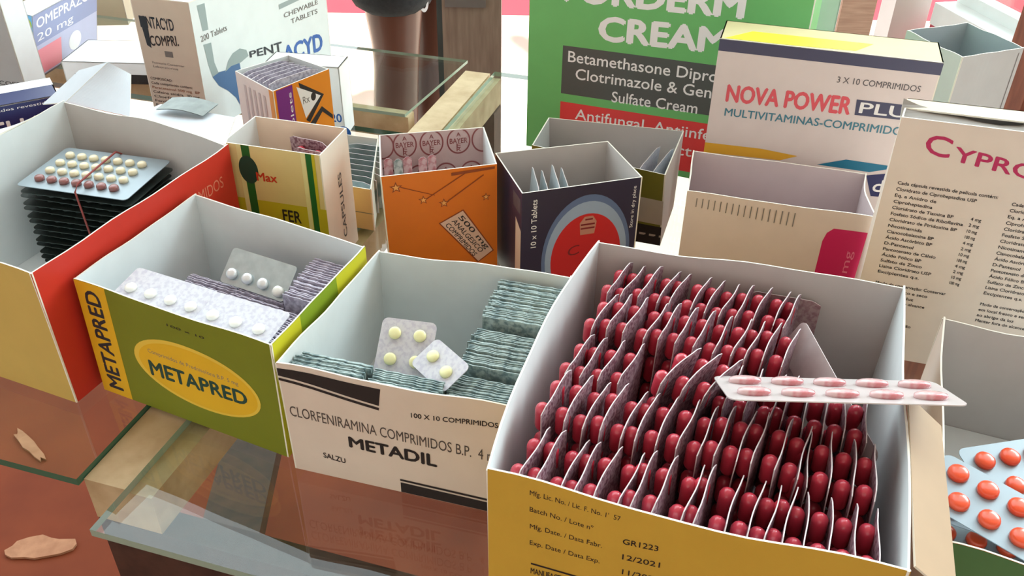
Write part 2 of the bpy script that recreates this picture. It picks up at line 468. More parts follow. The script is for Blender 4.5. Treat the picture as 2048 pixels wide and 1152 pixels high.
WFR = mat('window_white_paint', (240, 246, 244), 0.4, noise=0.3, scale=12)
wr = bpy.data.objects.new('window_1', None); COL.objects.link(wr); wr.location = (0.73, 1.28, 0.80); wr.rotation_euler = (0, 0, R(10.5)); tag(wr, kind='structure')
def wp(name, lo, hi, m):
    b_ = MB(); b_.box(lo, hi, m); return b_.build(name, wr)
wp('sill', (-0.004, 0.00, -0.035), (0.10, 0.21, 0.0), WFR)
wp('sill', (0.035, 0.00, 0.0), (0.06, 0.21, 0.018), WFR)
wp('frame', (0.03, 0.18, 0.018), (0.07, 0.21, 1.3), WFR)
wp('frame', (0.03, 0.0, 1.26), (0.07, 0.21, 1.3), WFR)
wp('pane', (0.047, 0.03, 0.018), (0.052, 0.19, 1.26), GLASS)
mb = MB(); mb.box((-0.002, 0, 0), (0.10, 0.21, 0.764), PINK_WALL)
o = mb.build('wall_right', loc=(0.73, 1.28, 0), rot=(0, 0, R(10.5))); tag(o, kind='structure')
mb = MB(); mb.box((0, 0, 0), (0.07, 0.06, 2.2), wood('wood_window', (112, 58, 40), (146, 84, 58), stretch=(6, 6, 1)))
o = mb.build('wooden_post', loc=(0.715, 1.195, 0), rot=(0, 0, R(10.5))); tag(o, 'reddish brown wooden post beside the window at the far right', 'post')

# ------------------------------------------------------------------ person beyond the counter
SKIN = mat('skin_brown', (98, 62, 48), 0.38, noise=0.5, scale=14, rgb2=(84, 52, 42), coat=0.15)
SHORT = mat('shorts_black', (26, 30, 34), 0.8, noise=0.6, scale=120, rgb2=(44, 48, 52), bump=0.2)
SHIRT = mat('shirt_grey', (120, 124, 128), 0.85, noise=0.5, scale=90, rgb2=(100, 104, 108))
HAIR = mat('hair_black', (20, 17, 16), 0.8, noise=0.5, scale=90, rgb2=(36, 30, 28), bump=0.4)
WHITE_EYE = mat('eye_white', (230, 228, 222), 0.25)

def skinned(name, chain, m, parent, sub=2, loc=None):
    """chain: {joint: (xyz, radius, parent joint)}; the first joint is the root."""
    names = list(chain); idx = {n: i for i, n in enumerate(names)}
    me = bpy.data.meshes.new(name)
    me.from_pydata([chain[n][0] for n in names], [(idx[n], idx[chain[n][2]]) for n in names if chain[n][2]], [])
    me.materials.append(m)
    o = bpy.data.objects.new(name, me); COL.objects.link(o); o.parent = parent
    sk = o.modifiers.new('skin', 'SKIN'); sk.use_smooth_shade = True
    lay = me.skin_vertices[0] if me.skin_vertices else None
    if lay is None:
        bm = bmesh.new(); bm.from_mesh(me); bm.verts.layers.skin.verify(); bm.to_mesh(me); bm.free(); lay = me.skin_vertices[0]
    for i, n in enumerate(names):
        r = chain[n][1]; r = r if isinstance(r, tuple) else (r, r)
        lay.data[i].radius = r; lay.data[i].use_root = (i == 0)
    ss = o.modifiers.new('sub', 'SUBSURF'); ss.levels = sub; ss.render_levels = sub
    return o

pr_ = empty('person', (-0.222, 2.06, 0), 'person in black sports shorts standing bare-legged beyond the glass counter', 'person', rot=(0, 0, R(62)))
J = {'pelvis': ((0, 0, 0.93), (0.15, 0.10), None), 'belly': ((0, 0.0, 1.06), (0.14, 0.10), 'pelvis'), 'chest': ((0, 0.0, 1.27), (0.16, 0.11), 'belly'),
     'upper': ((0, 0.01, 1.42), (0.12, 0.085), 'chest'), 'neck': ((0, 0.0, 1.50), 0.055, 'upper'), 'jaw': ((0, -0.015, 1.58), 0.072, 'neck'),
     'head': ((0, 0.0, 1.66), 0.092, 'jaw'), 'top': ((0, 0.005, 1.735), 0.07, 'head')}
for s, n in ((-1, 'l'), (1, 'r')):
    dx, dy = 0.0, (0.0 if s > 0 else 0.02)
    J[n + 'hip'] = ((s * 0.085, dy * 0.4, 0.86), 0.092, 'pelvis')
    J[n + 'thigh'] = ((s * 0.080 - 0.0, dy * 0.7, 0.70), 0.080, n + 'hip')
    J[n + 'knee'] = ((s * 0.070, dy, 0.50), 0.054, n + 'thigh')
    J[n + 'calf'] = ((s * 0.068, dy + 0.015, 0.36), 0.057, n + 'knee')
    J[n + 'shin'] = ((s * 0.066, dy + 0.012, 0.20), 0.042, n + 'calf')
    J[n + 'ankle'] = ((s * 0.065, dy + 0.01, 0.085), 0.034, n + 'shin')
    J[n + 'ball'] = ((s * 0.075, dy - 0.12, 0.030), (0.040, 0.024), n + 'ankle')
    J[n + 'toe'] = ((s * 0.078, dy - 0.18, 0.022), (0.034, 0.018), n + 'ball')
    J[n + 'sho'] = ((s * 0.18, 0.01, 1.40), 0.060, 'upper')
    J[n + 'elb'] = ((s * 0.235, 0.02, 1.12), 0.040, n + 'sho')
    J[n + 'wri'] = ((s * 0.25, -0.06, 0.99), 0.027, n + 'elb')
    J[n + 'palm'] = ((s * 0.252, -0.08, 0.91), (0.036, 0.016), n + 'wri')
    for k, (fy, fl) in enumerate(((-0.115, 0.075), (-0.092, 0.085), (-0.070, 0.078), (-0.050, 0.062))):
        J[n + 'f%da' % k] = ((s * 0.250, fy, 0.87), 0.0095, n + 'palm')
        J[n + 'f%db' % k] = ((s * 0.242, fy - 0.004, 0.87 - fl * 0.5), 0.0088, n + 'f%da' % k)
        J[n + 'f%dc' % k] = ((s * 0.226, fy - 0.006, 0.87 - fl), 0.008, n + 'f%db' % k)
    J[n + 'th1'] = ((s * 0.235, -0.12, 0.925), 0.011, n + 'palm'); J[n + 'th2'] = ((s * 0.222, -0.138, 0.885), 0.009, n + 'th1')
body = skinned('body', J, SKIN, pr_)
sh = {'w': ((0, 0, 1.00), (0.165, 0.125), None), 'p': ((0, 0, 0.90), (0.175, 0.125), 'w')}
for s, n in ((-1, 'l'), (1, 'r')):
    dy = 0.0 if s > 0 else 0.02
    sh[n + 'a'] = ((s * 0.088, dy * 0.5, 0.80), 0.108, 'p'); sh[n + 'b'] = ((s * 0.082, dy * 0.7, 0.70), 0.106, n + 'a'); sh[n + 'c'] = ((s * 0.078, dy * 0.85, 0.600), 0.110, n + 'b')
shorts = skinned('shorts', sh, SHORT, pr_)
mb = MB(); D = []
for i in range(20):
    a = 2 * math.pi * i / 20; D.append((0.010 * math.cos(a), 0.020 * math.sin(a)))
V = [(x, 0, z) for x, z in D] + [(x * 0.5, 0, z * 0.6) for x, z in D] + [(x, 0.004, z) for x, z in D] + [(x * 0.5, 0.004, z * 0.6) for x, z in D]
F = []
for i in range(20):
    j = (i + 1) % 20; F += [(i, j, 20 + j, 20 + i), (40 + j, 40 + i, 60 + i, 60 + j), (i, 40 + i, 40 + j, j), (20 + j, 60 + j, 60 + i, 20 + i)]
mb.add(V, F, PWHITE); mb.build('emblem', shorts, loc=(-0.0800, -0.0680, 0.640), rot=(0, 0, R(-40)))
st = {'a': ((0, 0, 1.03), (0.168, 0.125), None), 'b': ((0, 0, 1.2), (0.168, 0.125), 'a'), 'c': ((0, 0.01, 1.40), (0.145, 0.10), 'b')}
for s, n in ((-1, 'l'), (1, 'r')):
    st[n + '1'] = ((s * 0.185, 0.01, 1.395), 0.075, 'c'); st[n + '2'] = ((s * 0.222, 0.015, 1.24), 0.066, n + '1')
skinned('shirt', st, SHIRT, pr_)
skinned('hair', {'a': ((0, 0.02, 1.70), 0.094, None), 'b': ((0, 0.03, 1.74), 0.082, 'a')}, HAIR, pr_)
mb = MB()
for s in (-1, 1):
    mb.lathe([(0.001, -0.012), (0.010, -0.007), (0.013, 0), (0.010, 0.007), (0.001, 0.012)], WHITE_EYE, c=(s * 0.034, -0.078, 1.66))
mb.build('eyes', pr_, smooth=True)
mb = MB(); mb.lathe([(0.003, 0.03), (0.009, 0.012), (0.016, -0.004), (0.012, -0.014), (0.002, -0.017)], SKIN, c=(0, -0.092, 1.632)); mb.build('nose', pr_, smooth=True)
# ================================================================== cartons
# height, then base and rim corners (front left, front right, back right, back left), metres from the point under the camera
CARTONS={
'metapred':(.099,[(-.3033,.5069),(-.1515,.4395),(-.1065,.5578),(-.2528,.6239)],[(-.3011,.5087),(-.1495,.4385),(-.1080,.5560),(-.2538,.6304)]),
'metadil':(.092,[(-.1450,.4298),(.0040,.3893),(.0410,.5290),(-.1010,.5670)],[(-.1455,.4298),(.0050,.3910),(.0420,.5310),(-.0990,.5610)]),
'capsule':(.130,[(-.0103,.3077),(.1740,.2488),(.2426,.4637),(.0583,.5226)],[(-.0106,.3064),(.1734,.2496),(.2470,.4686),(.0572,.5168)]),
'red':(.116,[(-.4878,.5602),(-.3178,.4915),(-.2400,.6880),(-.4080,.7576)],[(-.4878,.5602),(-.3159,.4880),(-.2397,.6855),(-.4120,.7695)]),
'navy':(.105,[(.0068,.6269),(.1054,.6582),(.0831,.7284),(-.0155,.6971)],[(.0069,.6277),(.1057,.6584),(.0827,.7253),(-.0161,.6986)]),
'orange':(.110,[(-.1050,.6460),(-.0133,.6650),(-.0269,.7384),(-.1190,.7215)],[(-.1071,.6427),(-.0138,.6683),(-.0269,.7399),(-.1179,.7205)]),
'green':(.115,[(-.2464,.6916),(-.1599,.6690),(-.1457,.7234),(-.2322,.7460)],[(-.2463,.6921),(-.1595,.6694),(-.1462,.7231),(-.2315,.7456)]),
'small':(.045,[(-.2000,.7600),(-.1325,.7400),(-.1400,.8500),(-.2000,.8650)],[(-.2000,.7600),(-.1325,.7400),(-.1400,.8500),(-.2000,.8650)]),
'purple':(.100,[(-.2901,.8870),(-.2406,.8400),(-.1938,.8960),(-.2433,.9389)],[(-.2893,.8898),(-.2387,.8375),(-.1938,.8990),(-.2442,.9378)]),
'olive':(.080,[(.0137,.7600),(.1388,.7199),(.1620,.7951),(.0370,.8338)],[(.0168,.7670),(.1341,.7105),(.1641,.8023),(.0339,.8294)]),
'nova':(.190,[(.1739,.7491),(.3440,.6987),(.3582,.7467),(.1880,.7970)],[(.1735,.7492),(.3440,.6987),(.3582,.7467),(.1880,.7970)]),
'pink':(.100,[(.1400,.6413),(.2827,.6082),(.3001,.6830),(.1574,.7161)],[(.1411,.6448),(.2824,.6062),(.2971,.6798),(.1572,.7190)]),
'cypro':(.200,[(.2653,.5669),(.4097,.5262),(.4201,.5632),(.2758,.6040)],[(.2624,.5691),(.4097,.5262),(.4201,.5632),(.2781,.6020)]),
'grey':(.150,[(.3944,.8945),(.4215,.8236),(.4922,.8506),(.4652,.9215)],[(.3943,.8959),(.4202,.8214),(.4915,.8509),(.4670,.9234)]),
'tablet':(.090,[(.2168,.3005),(.3471,.2496),(.4213,.4391),(.2909,.4901)],[(.2167,.3005),(.3471,.2496),(.4213,.4391),(.2910,.4901)]),
'cream':(.330,[(.0139,.9300),(.2714,.8199),(.2990,.8846),(.0415,.9947)],[(.0139,.9300),(.2714,.8199),(.2990,.8846),(.0415,.9947)]),
'penta':(.150,[(-.4189,.9753),(-.3507,.9566),(-.2507,1.1866),(-.3189,1.2053)],[(-.4179,.9755),(-.3475,.9546),(-.2475,1.1846),(-.3179,1.2055)]),
}
OL = paper('green_olive', (122, 130, 22)); YE = paper('yellow_print', (232, 184, 30)); 
INKB = mat('ink_blueblack', (34, 44, 52), 0.5); TEALD = mat('ink_darkteal', (26, 70, 60), 0.5)

# green and yellow carton, front row left
DATA = CARTONS['metapred']
front = [RECT(YE, 0.0, 0.0, 0.165, 0.998),
         dict(k='text', s='METAPRED', m=INKB, q=[(0.122, 0.06), (0.122, 0.93), (0.042, 0.93), (0.042, 0.06)], bold=0.035),
         ELL(paper('yellow_pale_print', (236, 200, 70)), (0.575, 0.46), (0.325, 0.275), rot=R(-3), asp=1.68), ELL(YE, (0.58, 0.455), (0.305, 0.25), rot=R(-3), asp=1.68),
         T('METAPRED', TEALD, 0.325, 0.345, 0.83, 0.375, h=0.135, h1=0.12, bold=0.04),
         T('Comprimidos de Prednisolona B.P. 5 mg', INKG, 0.335, 0.555, 0.80, 0.535, h=0.035), T('100 x 10', INK, 0.48, 0.868, 0.668, 0.862, h=0.02)]
rgt = [RECT(paper('lime_print', (206, 204, 40)), 0.0, 0.0, 0.27, 0.999), RECT(paper('lime_green', (134, 160, 30)), 0.27, 0.0, 0.66, 0.999), RECT(paper('lime_print', (206, 204, 40)), 0.66, 0.0, 1.0, 0.999)]
carton('carton', 'green and yellow carton with an oval label, front row left', *DATA, (OL, WHITE_IN), prints={'front': front, 'right': rgt},
       wavy=0.0005)

# white carton with black bars
CREAMW = paper('carton_offwhite', (226, 212, 198))
DATA = CARTONS['metadil']
front = [POLY(INK, (0.0, 0.955), (0.443, 0.955), (0.43, 0.80), (0.0, 0.89)), POLY(INK, (0.0, 0.872), (0.43, 0.782), (0.428, 0.758), (0.0, 0.85)),
         T('CLORFENIRAMINA COMPRIMIDOS B.P.  4 mg', mat('ink_soft', (84, 76, 72), 0.5), 0.025, 0.535, 0.93, 0.49, h=0.095, bold=0.004),
         T('METADIL', INK, 0.28, 0.35, 0.662, 0.335, h=0.098, h1=0.11, bold=0.045), T('100 X 10 COMPRIMIDOS', INK, 0.565, 0.757, 0.92, 0.80, h=0.042, bold=0.02),
         T('SALZU', INK, 0.15, 0.185, 0.25, 0.17, h=0.05, bold=0.02),
         POLY(INK, (0.497, 0.100), (0.985, 0.090), (0.985, 0.004), (0.497, 0.004)), POLY(INK, (0.496, 0.135), (0.985, 0.125), (0.985, 0.106), (0.496, 0.116))]
carton('carton', 'white carton with black corner bars, between the green carton and the yellow one', *DATA, (CREAMW, WHITE_IN), prints={'front': front}, wavy=0.0008)

# big yellow carton of red capsule strips
YB = paper('carton_mustard', (206, 166, 62), 0.5)
DATA = CARTONS['capsule']
front = [T("Mfg. Lic. No. / Lic. F. No. 1'  57", INK, 0.112, 0.915, 0.345, 0.922, h=0.026), T("Batch No. / Lote n\u00ba", INK, 0.113, 0.828, 0.28, 0.828, h=0.026),
         T('Mfg. Date. / Data Fabr.', INK, 0.115, 0.735, 0.306, 0.743, h=0.026), T('Exp. Date / Data Exp.', INK, 0.116, 0.642, 0.304, 0.65, h=0.026),
         T('GR1223', INK, 0.357, 0.800, 0.445, 0.812, h=0.030, bold=0.015), T('12/2021', INK, 0.36, 0.712, 0.455, 0.722, h=0.030, bold=0.015),
         T('11/2024', INK, 0.364, 0.625, 0.46, 0.633, h=0.030, bold=0.015),
         RECT(INK, 0.121, 0.525, 0.27, 0.535), T('MANUFACTURED BY', INK, 0.121, 0.47, 0.27, 0.475, h=0.035, bold=0.02)]
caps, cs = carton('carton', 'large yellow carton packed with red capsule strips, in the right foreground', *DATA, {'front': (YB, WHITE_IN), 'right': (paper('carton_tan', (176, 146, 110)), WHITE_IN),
       'back': (YB, GREY_IN), 'left': (YB, WHITE_IN)}, prints={'front': front}, bulge={'left': 0.009, 'front': 0.002}, wavy=0.0010)  # grey back wall: its shade is put into the inside colour
O = caps.location
def quad_flap(name, parent, P, m_out, m_in, t=0.0011, prints=(), wavy=0.0, bulge=0.0):
    sf = Surf(*P, bulge=bulge, wavy=wavy, seed=3)
    return make_panel(name, parent, sf, m_out, m_in, t=t, prints=prints, origin=parent.location)
Z = lambda p, z: (p[0], p[1], CT + z)
quad_flap('flap', caps, [Z((.1765, .2540), .1285), Z((.2130, .3660), .1285), Z((.2330, .3600), .112), Z((.1975, .2480), .112)], paper('flap_tan', (184, 160, 128)), paper('carton_tan', (176, 146, 110)))

# red sided carton at the left edge
REDC = paper('carton_red', (206, 52, 36), 0.5); TAN = paper('carton_tan_yellow', (206, 176, 92), 0.55)
DATA = CARTONS['red']
redc, rs = carton('carton', 'large open carton with red side and tan front, at the left edge', *DATA, {'front': (TAN, WHITE_IN), 'right': (REDC, GREY_IN), 'back': (REDC, GREY_IN), 'left': (REDC, WHITE_IN)},  # right and back insides grey: shade in the colour, left stays lit white
       prints={'right': [T('COMPRIMIDOS', mat('ink_pale_red', (226, 130, 104), 0.5), 0.60, 0.72, 0.93, 0.72, h=0.09)]}, bulge={'back': 0.004}, wavy=0.0012)
quad_flap('side_flap', redc, [Z((-.4880, .5610), .116), Z((-.4125, .7680), .116), Z((-.4370, .7745), .0960), Z((-.5700, .6900), .092)], WHITE_IN, WHITE_IN)
FLAPW = paper('flap_white_blue', (206, 214, 222))
quad_flap('rear_flap', redc, [Z((-.4110, .7700), .1145), Z((-.3420, .7420), .1145), Z((-.3560, .7950), .1330), Z((-.3740, .7950), .1440)], FLAPW, FLAPW)
quad_flap('rear_flap', redc, [Z((-.4380, .7800), .1085), Z((-.4115, .7705), .1145), Z((-.3745, .7955), .1440), Z((-.4080, .8050), .1320)], FLAPW, FLAPW)
quad_flap('rear_flap', redc, [Z((-.3415, .7418), .1140), Z((-.2420, .6870), .1150), Z((-.2480, .7420), .1150), Z((-.3300, .7850), .1080)], FLAPW, FLAPW)

# navy carton with red disc
NAVY = paper('carton_navy', (46, 42, 66), 0.4)
DATA = CARTONS['navy']
HALO = paper('halo_pale', (150, 170, 196)); HALO2 = paper('halo_blue', (92, 112, 150)); DISC = mat('disc_red', (196, 36, 40), 0.4); DISCD = mat('disc_dark', (120, 30, 36), 0.5)
front = [ELL(HALO2, (0.56, 0.34), (0.385, 0.57), top=0.97), ELL(HALO, (0.56, 0.34), (0.355, 0.51)), ELL(DISC, (0.56, 0.33), (0.305, 0.41)),
         TV('10 x 10 Tablets', PWHITE, 0.125, 0.50, 0.93, 0.045, bold=0.012), TV('Store in dry place', PWHITE, 0.955, 0.55, 0.93, 0.030),
         POLY(mat('emblem_tan', (186, 130, 112), 0.5), (0.50, 0.55), (0.62, 0.55), (0.635, 0.66), (0.60, 0.715), (0.53, 0.715), (0.49, 0.66)),
         RECT(DISCD, 0.50, 0.60, 0.62, 0.615), RECT(DISCD, 0.50, 0.635, 0.62, 0.65), RECT(DISCD, 0.535, 0.68, 0.60, 0.695),
         T('C', DISCD, 0.40, 0.36, 0.50, 0.38, h=0.09)]
left = [POLY(paper('side_cream', (226, 196, 170)), (0.80, 0.0), (0.99, 0.0), (0.99, 0.66), (0.80, 0.72)), RECT(mat('print_dim', (84, 74, 78), 0.5), 0.70, 0.80, 0.97, 0.93)]
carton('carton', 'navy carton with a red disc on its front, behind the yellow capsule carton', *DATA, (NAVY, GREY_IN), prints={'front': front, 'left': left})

# orange carton with patterned inside
ORG = paper('carton_orange', (222, 116, 14), 0.45); ORD_ = mat('print_brown', (140, 62, 14), 0.5); PAT = paper('carton_inside_lilac', (206, 184, 182))
PB = mat('print_plum', (146, 84, 84), 0.5)
inner = []
for r_, row in enumerate(((0.90, (0.02, 0.235, 0.49, 0.75, 0.99)), (0.60, (0.04, 0.36, 0.62, 0.87)), (0.28, (0.22, 0.49, 0.75)))):
    for a in row[1]:
        b = row[0]; clip = (0.0, 1.0)
        inner.append(dict(k='ring', m=PB, c=(a, b), r=(0.115, 0.115), w=0.12, clip=clip, inside=True))
        if 0.1 < a < 0.95:
            inner.append(T('BAYER', PB, a - 0.085, b - 0.02, a + 0.085, h=0.045, inside=True, bold=0.02))
            for q, ch in ((0.045, 'A'), (-0.065, 'E'), (-0.1, 'R')): inner.append(T(ch, PB, a - 0.02, b + q * 0.9, a + 0.02, h=0.035, inside=True, bold=0.02))
DATA = CARTONS['orange']
def star(a, b, r, m, asp): 
    return POLY(m, *[(a + (r if i % 2 == 0 else r * 0.42) * math.sin(math.pi * i / 5) / asp, b + (r if i % 2 == 0 else r * 0.42) * math.cos(math.pi * i / 5)) for i in range(10)])
front = []
for i, (a, b, r) in enumerate(((0.123, 0.895, 0.05), (0.349, 0.765, 0.04), (0.526, 0.72, 0.042), (0.90, 0.735, 0.036))):
    front += [star(a, b, r, ORD_, 0.85), star(a, b, r * 0.62, paper('star_pale', (240, 170, 90)), 0.85)]
LB = paper('label_pinkish', (222, 186, 164))
front += [POLY(ORD_, (0.47, 0.548), (0.695, 0.648), (0.968, 0.252), (0.815, 0.152)), POLY(LB, (0.485, 0.545), (0.69, 0.636), (0.955, 0.255), (0.82, 0.166))]
for k in range(3):
    a, b = 0.525 + 0.06 * k, 0.525 + 0.028 * k
    front.append(dict(k='text', s=('COMPRIMIDOS', 'ANALGESICO', '500 mg')[k], m=INK, q=[(a, b), (a + 0.25, b - 0.31), (a + 0.29, b - 0.29), (a + 0.04, b + 0.02)], bold=0.015))
front += [POLY(ORD_, (0.60, 0.97), (0.98, 0.985), (0.98, 0.965), (0.60, 0.945)), POLY(ORD_, (0.16, 0.90), (0.45, 0.80), (0.45, 0.795), (0.16, 0.893)), POLY(ORD_, (0.38, 0.78), (0.72, 0.96), (0.72, 0.95), (0.38, 0.772)),
          POLY(ORD_, (0.56, 0.74), (0.88, 0.93), (0.885, 0.922), (0.56, 0.73))]
carton('carton', 'orange carton with tiny stars, its inside wall patterned with circles', *DATA, {'front': (ORG, PAT), 'right': (ORG, WHITE_IN), 'back': (ORG, PAT), 'left': (ORG, PAT)},
       prints={'front': front, 'back': inner})

# small green and yellow carton
CRY = paper('carton_cream_yellow', (232, 212, 150)); GRN = mat('print_green', (24, 104, 44), 0.5); YGR = paper('print_yellowgreen', (206, 192, 40)); INNC = paper('carton_inside_cream', (236, 214, 194))
DATA = CARTONS['green']
front = [RECT(YGR, 0.0, 0.0, 1.0, 0.55), RECT(paper('strip_pale', (240, 232, 170)), 0.14, 0.0, 0.19, 0.998), RECT(GRN, 0.19, 0.0, 0.275, 0.998), RECT(paper('strip_pale', (240, 232, 170)), 0.80, 0.0, 0.845, 0.998),
         RECT(GRN, 0.85, 0.0, 0.91, 0.998), RECT(YGR, 0.91, 0.0, 0.94, 0.998), ELL(TEALD, (0.235, 0.80), (0.10, 0.115)),
         T('Max', mat('ink_red', (206, 60, 34), 0.5), 0.31, 0.72, 0.52, 0.725, h=0.07, bold=0.03), T('FER', INK, 0.53, 0.40, 0.72, 0.40, h=0.10, bold=0.03), T('30 capsulas', INK, 0.45, 0.25, 0.75, h=0.05)]
right = [dict(k='text', s='CAPSULES', m=INK, q=[(0.62, 0.16), (0.62, 0.72), (0.50, 0.72), (0.50, 0.16)], bold=0.02)]
carton('carton', 'small cream carton with green stripes and red capsules, behind the front green carton', *DATA, {'front': (CRY, INNC), 'right': (paper('carton_ivory', (240, 236, 222)), INNC), 'back': (CRY, INNC), 'left': (CRY, WHITE_IN)}, prints={'front': front, 'right': right})
# low cream box behind it
DATA = CARTONS['small']
carton('carton', 'low cream box with grey strips, between the green striped carton and the orange one', *DATA, {'front': (paper('carton_sand', (226, 190, 140)), WHITE_IN), 'right': (paper('carton_mint', (214, 232, 224)), WHITE_IN), 'back': (WHITE_IN, WHITE_IN), 'left': (WHITE_IN, WHITE_IN)},
       prints={'front': [RECT(INKG, 0.5, 0.40, 1.0, 0.42)], 'right': [RECT(mat('print_tealgrey', (90, 140, 140), 0.5), 0.25, 0.3, 0.6, 0.62)]})

# orange and purple carton packed with strips
DATA = CARTONS['purple']
PUR = mat('print_purple', (120, 36, 132), 0.5)
front = [RECT(paper('strip_grey_print', (196, 190, 190)), 0.2 + 0.13 * i, 0.05, 0.26 + 0.13 * i, 0.9) for i in range(5)] + [RECT(paper('edge_orange', (226, 160, 80)), 0.90, 0.0, 1.0, 1.0)]
right = [RECT(PUR, 0.05, 0.0, 0.33, 0.99), T('100', PWHITE, 0.09, 0.50, 0.22, h=0.10), T('TABS', PWHITE, 0.09, 0.35, 0.22, h=0.10), dict(k='text', s='tablets', m=PWHITE, q=[(0.30, 0.40), (0.30, 0.92), (0.245, 0.92), (0.245, 0.40)]),
         POLY(INK, (0.44, 0.985), (0.86, 0.76), (0.56, 0.52), (0.50, 0.56), (0.78, 0.76), (0.46, 0.90)), POLY(PWHITE, (0.395, 0.95), (0.80, 0.76), (0.50, 0.58)), ELL(INK, (0.67, 0.78), (0.045, 0.045)), T('Rx', INKG, 0.48, 0.74, 0.60, h=0.08),
         POLY(INK, (0.55, 0.50), (0.80, 0.64), (0.98, 0.50), (0.98, 0.45), (0.80, 0.58), (0.62, 0.45))]
carton('carton', 'small white, purple and orange carton crammed with grey strips, before the white blue-lettered carton', *DATA, {'front': (paper('carton_white', (232, 228, 224)), WHITE_IN), 'right': (paper('carton_amber', (232, 140, 16)), WHITE_IN), 'back': (WHITE_IN, WHITE_IN), 'left': (WHITE_IN, WHITE_IN)},
       prints={'front': front, 'right': right})

# olive and white carton behind the navy one
DATA = CARTONS['olive']
OLV = paper('print_olive', (128, 124, 44))
front = [RECT(paper('print_stone', (196, 186, 174)), 0.0, 0.30, 1.0, 0.64), RECT(INK, 0.0, 0.0, 1.0, 0.27), RECT(paper('print_stone', (196, 186, 174)), 0.0, 0.12, 1.0, 0.15)]
carton('carton', 'white carton with an olive front band, behind the navy carton', *DATA, {'front': (OLV, GREY_IN), 'right': (paper('carton_white', (232, 228, 224)), WHITE_IN), 'back': (WHITE_IN, GREY_IN), 'left': (WHITE_IN, WHITE_IN)}, prints={'front': front})

# pinkish open carton with a magenta patch
DATA = CARTONS['pink']
MAG = mat('print_magenta', (200, 24, 92), 0.4); PKC = paper('carton_pinkish', (222, 206, 196))
front = [POLY(MAG, (0.757, 0.30), (0.757, 0.72), (0.77, 0.80), (0.80, 0.845), (0.975, 0.85), (0.975, 0.30)), dict(k='text', s='mg', m=mat('print_pink_light', (226, 120, 150), 0.5), q=[(0.925, 0.45), (0.925, 0.66), (0.885, 0.66), (0.885, 0.45)]),
         RECT(MAG, 0.04, 0.02, 0.10, 0.04)]
for k in range(17): front.append(RECT(INKG, 0.055 + 0.033 * k, 0.865 - 0.003 * k, 0.060 + 0.033 * k, 0.945))
carton('carton', 'open pinkish white carton with a magenta patch, behind the capsule carton', *DATA, (PKC, PINKGREY_IN), prints={'front': front}, bulge={'right': -0.004}, wavy=0.0003)

# right foreground carton with orange tablets
DATA = CARTONS['tablet']
front = [RECT(paper('print_green_band', (84, 128, 80)), 0.0, 0.62, 1.0, 0.998), POLY(YB, (0.0, 0.60), (1.0, 0.5), (1.0, 0.56), (0.0, 0.64))]
carton('carton', 'open carton with green and orange front holding orange tablets, right edge', *DATA, {'front': (paper('carton_orange_red', (206, 110, 40)), WHITE_IN), 'right': (WHITE_IN, GREY_IN), 'back': (WHITE_IN, GREY_IN), 'left': (PKC, WHITE_IN)}, prints={'front': front}, wavy=0.001)  # grey right and back insides hold their shade as colour

# grey open carton at the back right
DATA = CARTONS['grey']
GB = paper('carton_grey', (206, 208, 206)); GBI = paper('carton_inside_bluegrey', (170, 182, 186)); TEAL = mat('print_teal', (20, 96, 116), 0.5)
front = [POLY(TEAL, (0.35, 0.52), (0.37, 0.60), (0.55, 0.61), (0.75, 0.585), (0.95, 0.535), (0.95, 0.52))]
right = [RECT(INKG, 0.93, 0.3, 0.945, 0.97)]
carton('carton', 'empty grey carton standing open at the back right, before the window', *DATA, (GB, GBI), prints={'front': front, 'right': right}, wavy=0.0004)

def closed(name_label, key, mats, prints, top_mat, top_prints=(), top_frac=0.0, sag=0.0):
    h, base, top = CARTONS[key]
    root, sides = carton('carton', name_label, h, base, top, mats, prints=prints)
    F0 = [Vector(Z(top[3], h)).lerp(Vector(Z(top[0], h)), top_frac), Vector(Z(top[2], h)).lerp(Vector(Z(top[1], h)), top_frac)]
    quad_flap('top_panel', root, [F0[0], F0[1], Z(top[2], h), Z(top[3], h)], top_mat, EDGE, prints=top_prints)
    return root

# tall white and pink multivitamin carton
NV = paper('carton_pale_pink', (226, 214, 212)); NBAND = mat('print_slate', (74, 76, 104), 0.45); RB = mat('print_rose', (226, 92, 104), 0.45); TB = mat('print_tealblue', (70, 130, 150), 0.45)
front = [POLY(NBAND, (0.0, 0.945), (1.0, 0.945), (1.0, 0.998), (0.0, 0.998)),
         T('3 X 10 COMPRIMIDOS', mat('ink_mid', (96, 92, 96), 0.5), 0.565, 0.862, 0.935, 0.862, h=0.028, bold=0.01),
         T('NOVA POWER', RB, 0.072, 0.712, 0.652, 0.722, h=0.080, bold=0.045),
         POLY(NBAND, (0.678, 0.722), (0.985, 0.727), (0.985, 0.797), (0.672, 0.795)), T('PLUS', PWHITE, 0.695, 0.735, 0.972, 0.738, h=0.05, bold=0.02),
         T('MULTIVITAMINAS-COMPRIMIDOS', TB, 0.075, 0.640, 0.935, 0.654, h=0.038, bold=0.018),
         POLY(paper('print_gold', (232, 176, 50)), (0.0, 0.492), (0.28, 0.498), (0.46, 0.486), (0.38, 0.452), (0.0, 0.440)),
         POLY(mat('print_cyanblue', (24, 116, 150), 0.45), (0.56, 0.457), (0.69, 0.502), (0.99, 0.498), (0.90, 0.485), (0.81, 0.455)),
         POLY(mat('print_navy', (40, 44, 96), 0.45), (0.80, 0.437), (0.94, 0.472), (0.925, 0.34), (0.845, 0.335)), T('d', PWHITE, 0.845, 0.36, 0.89, 0.365, h=0.06, bold=0.03)]
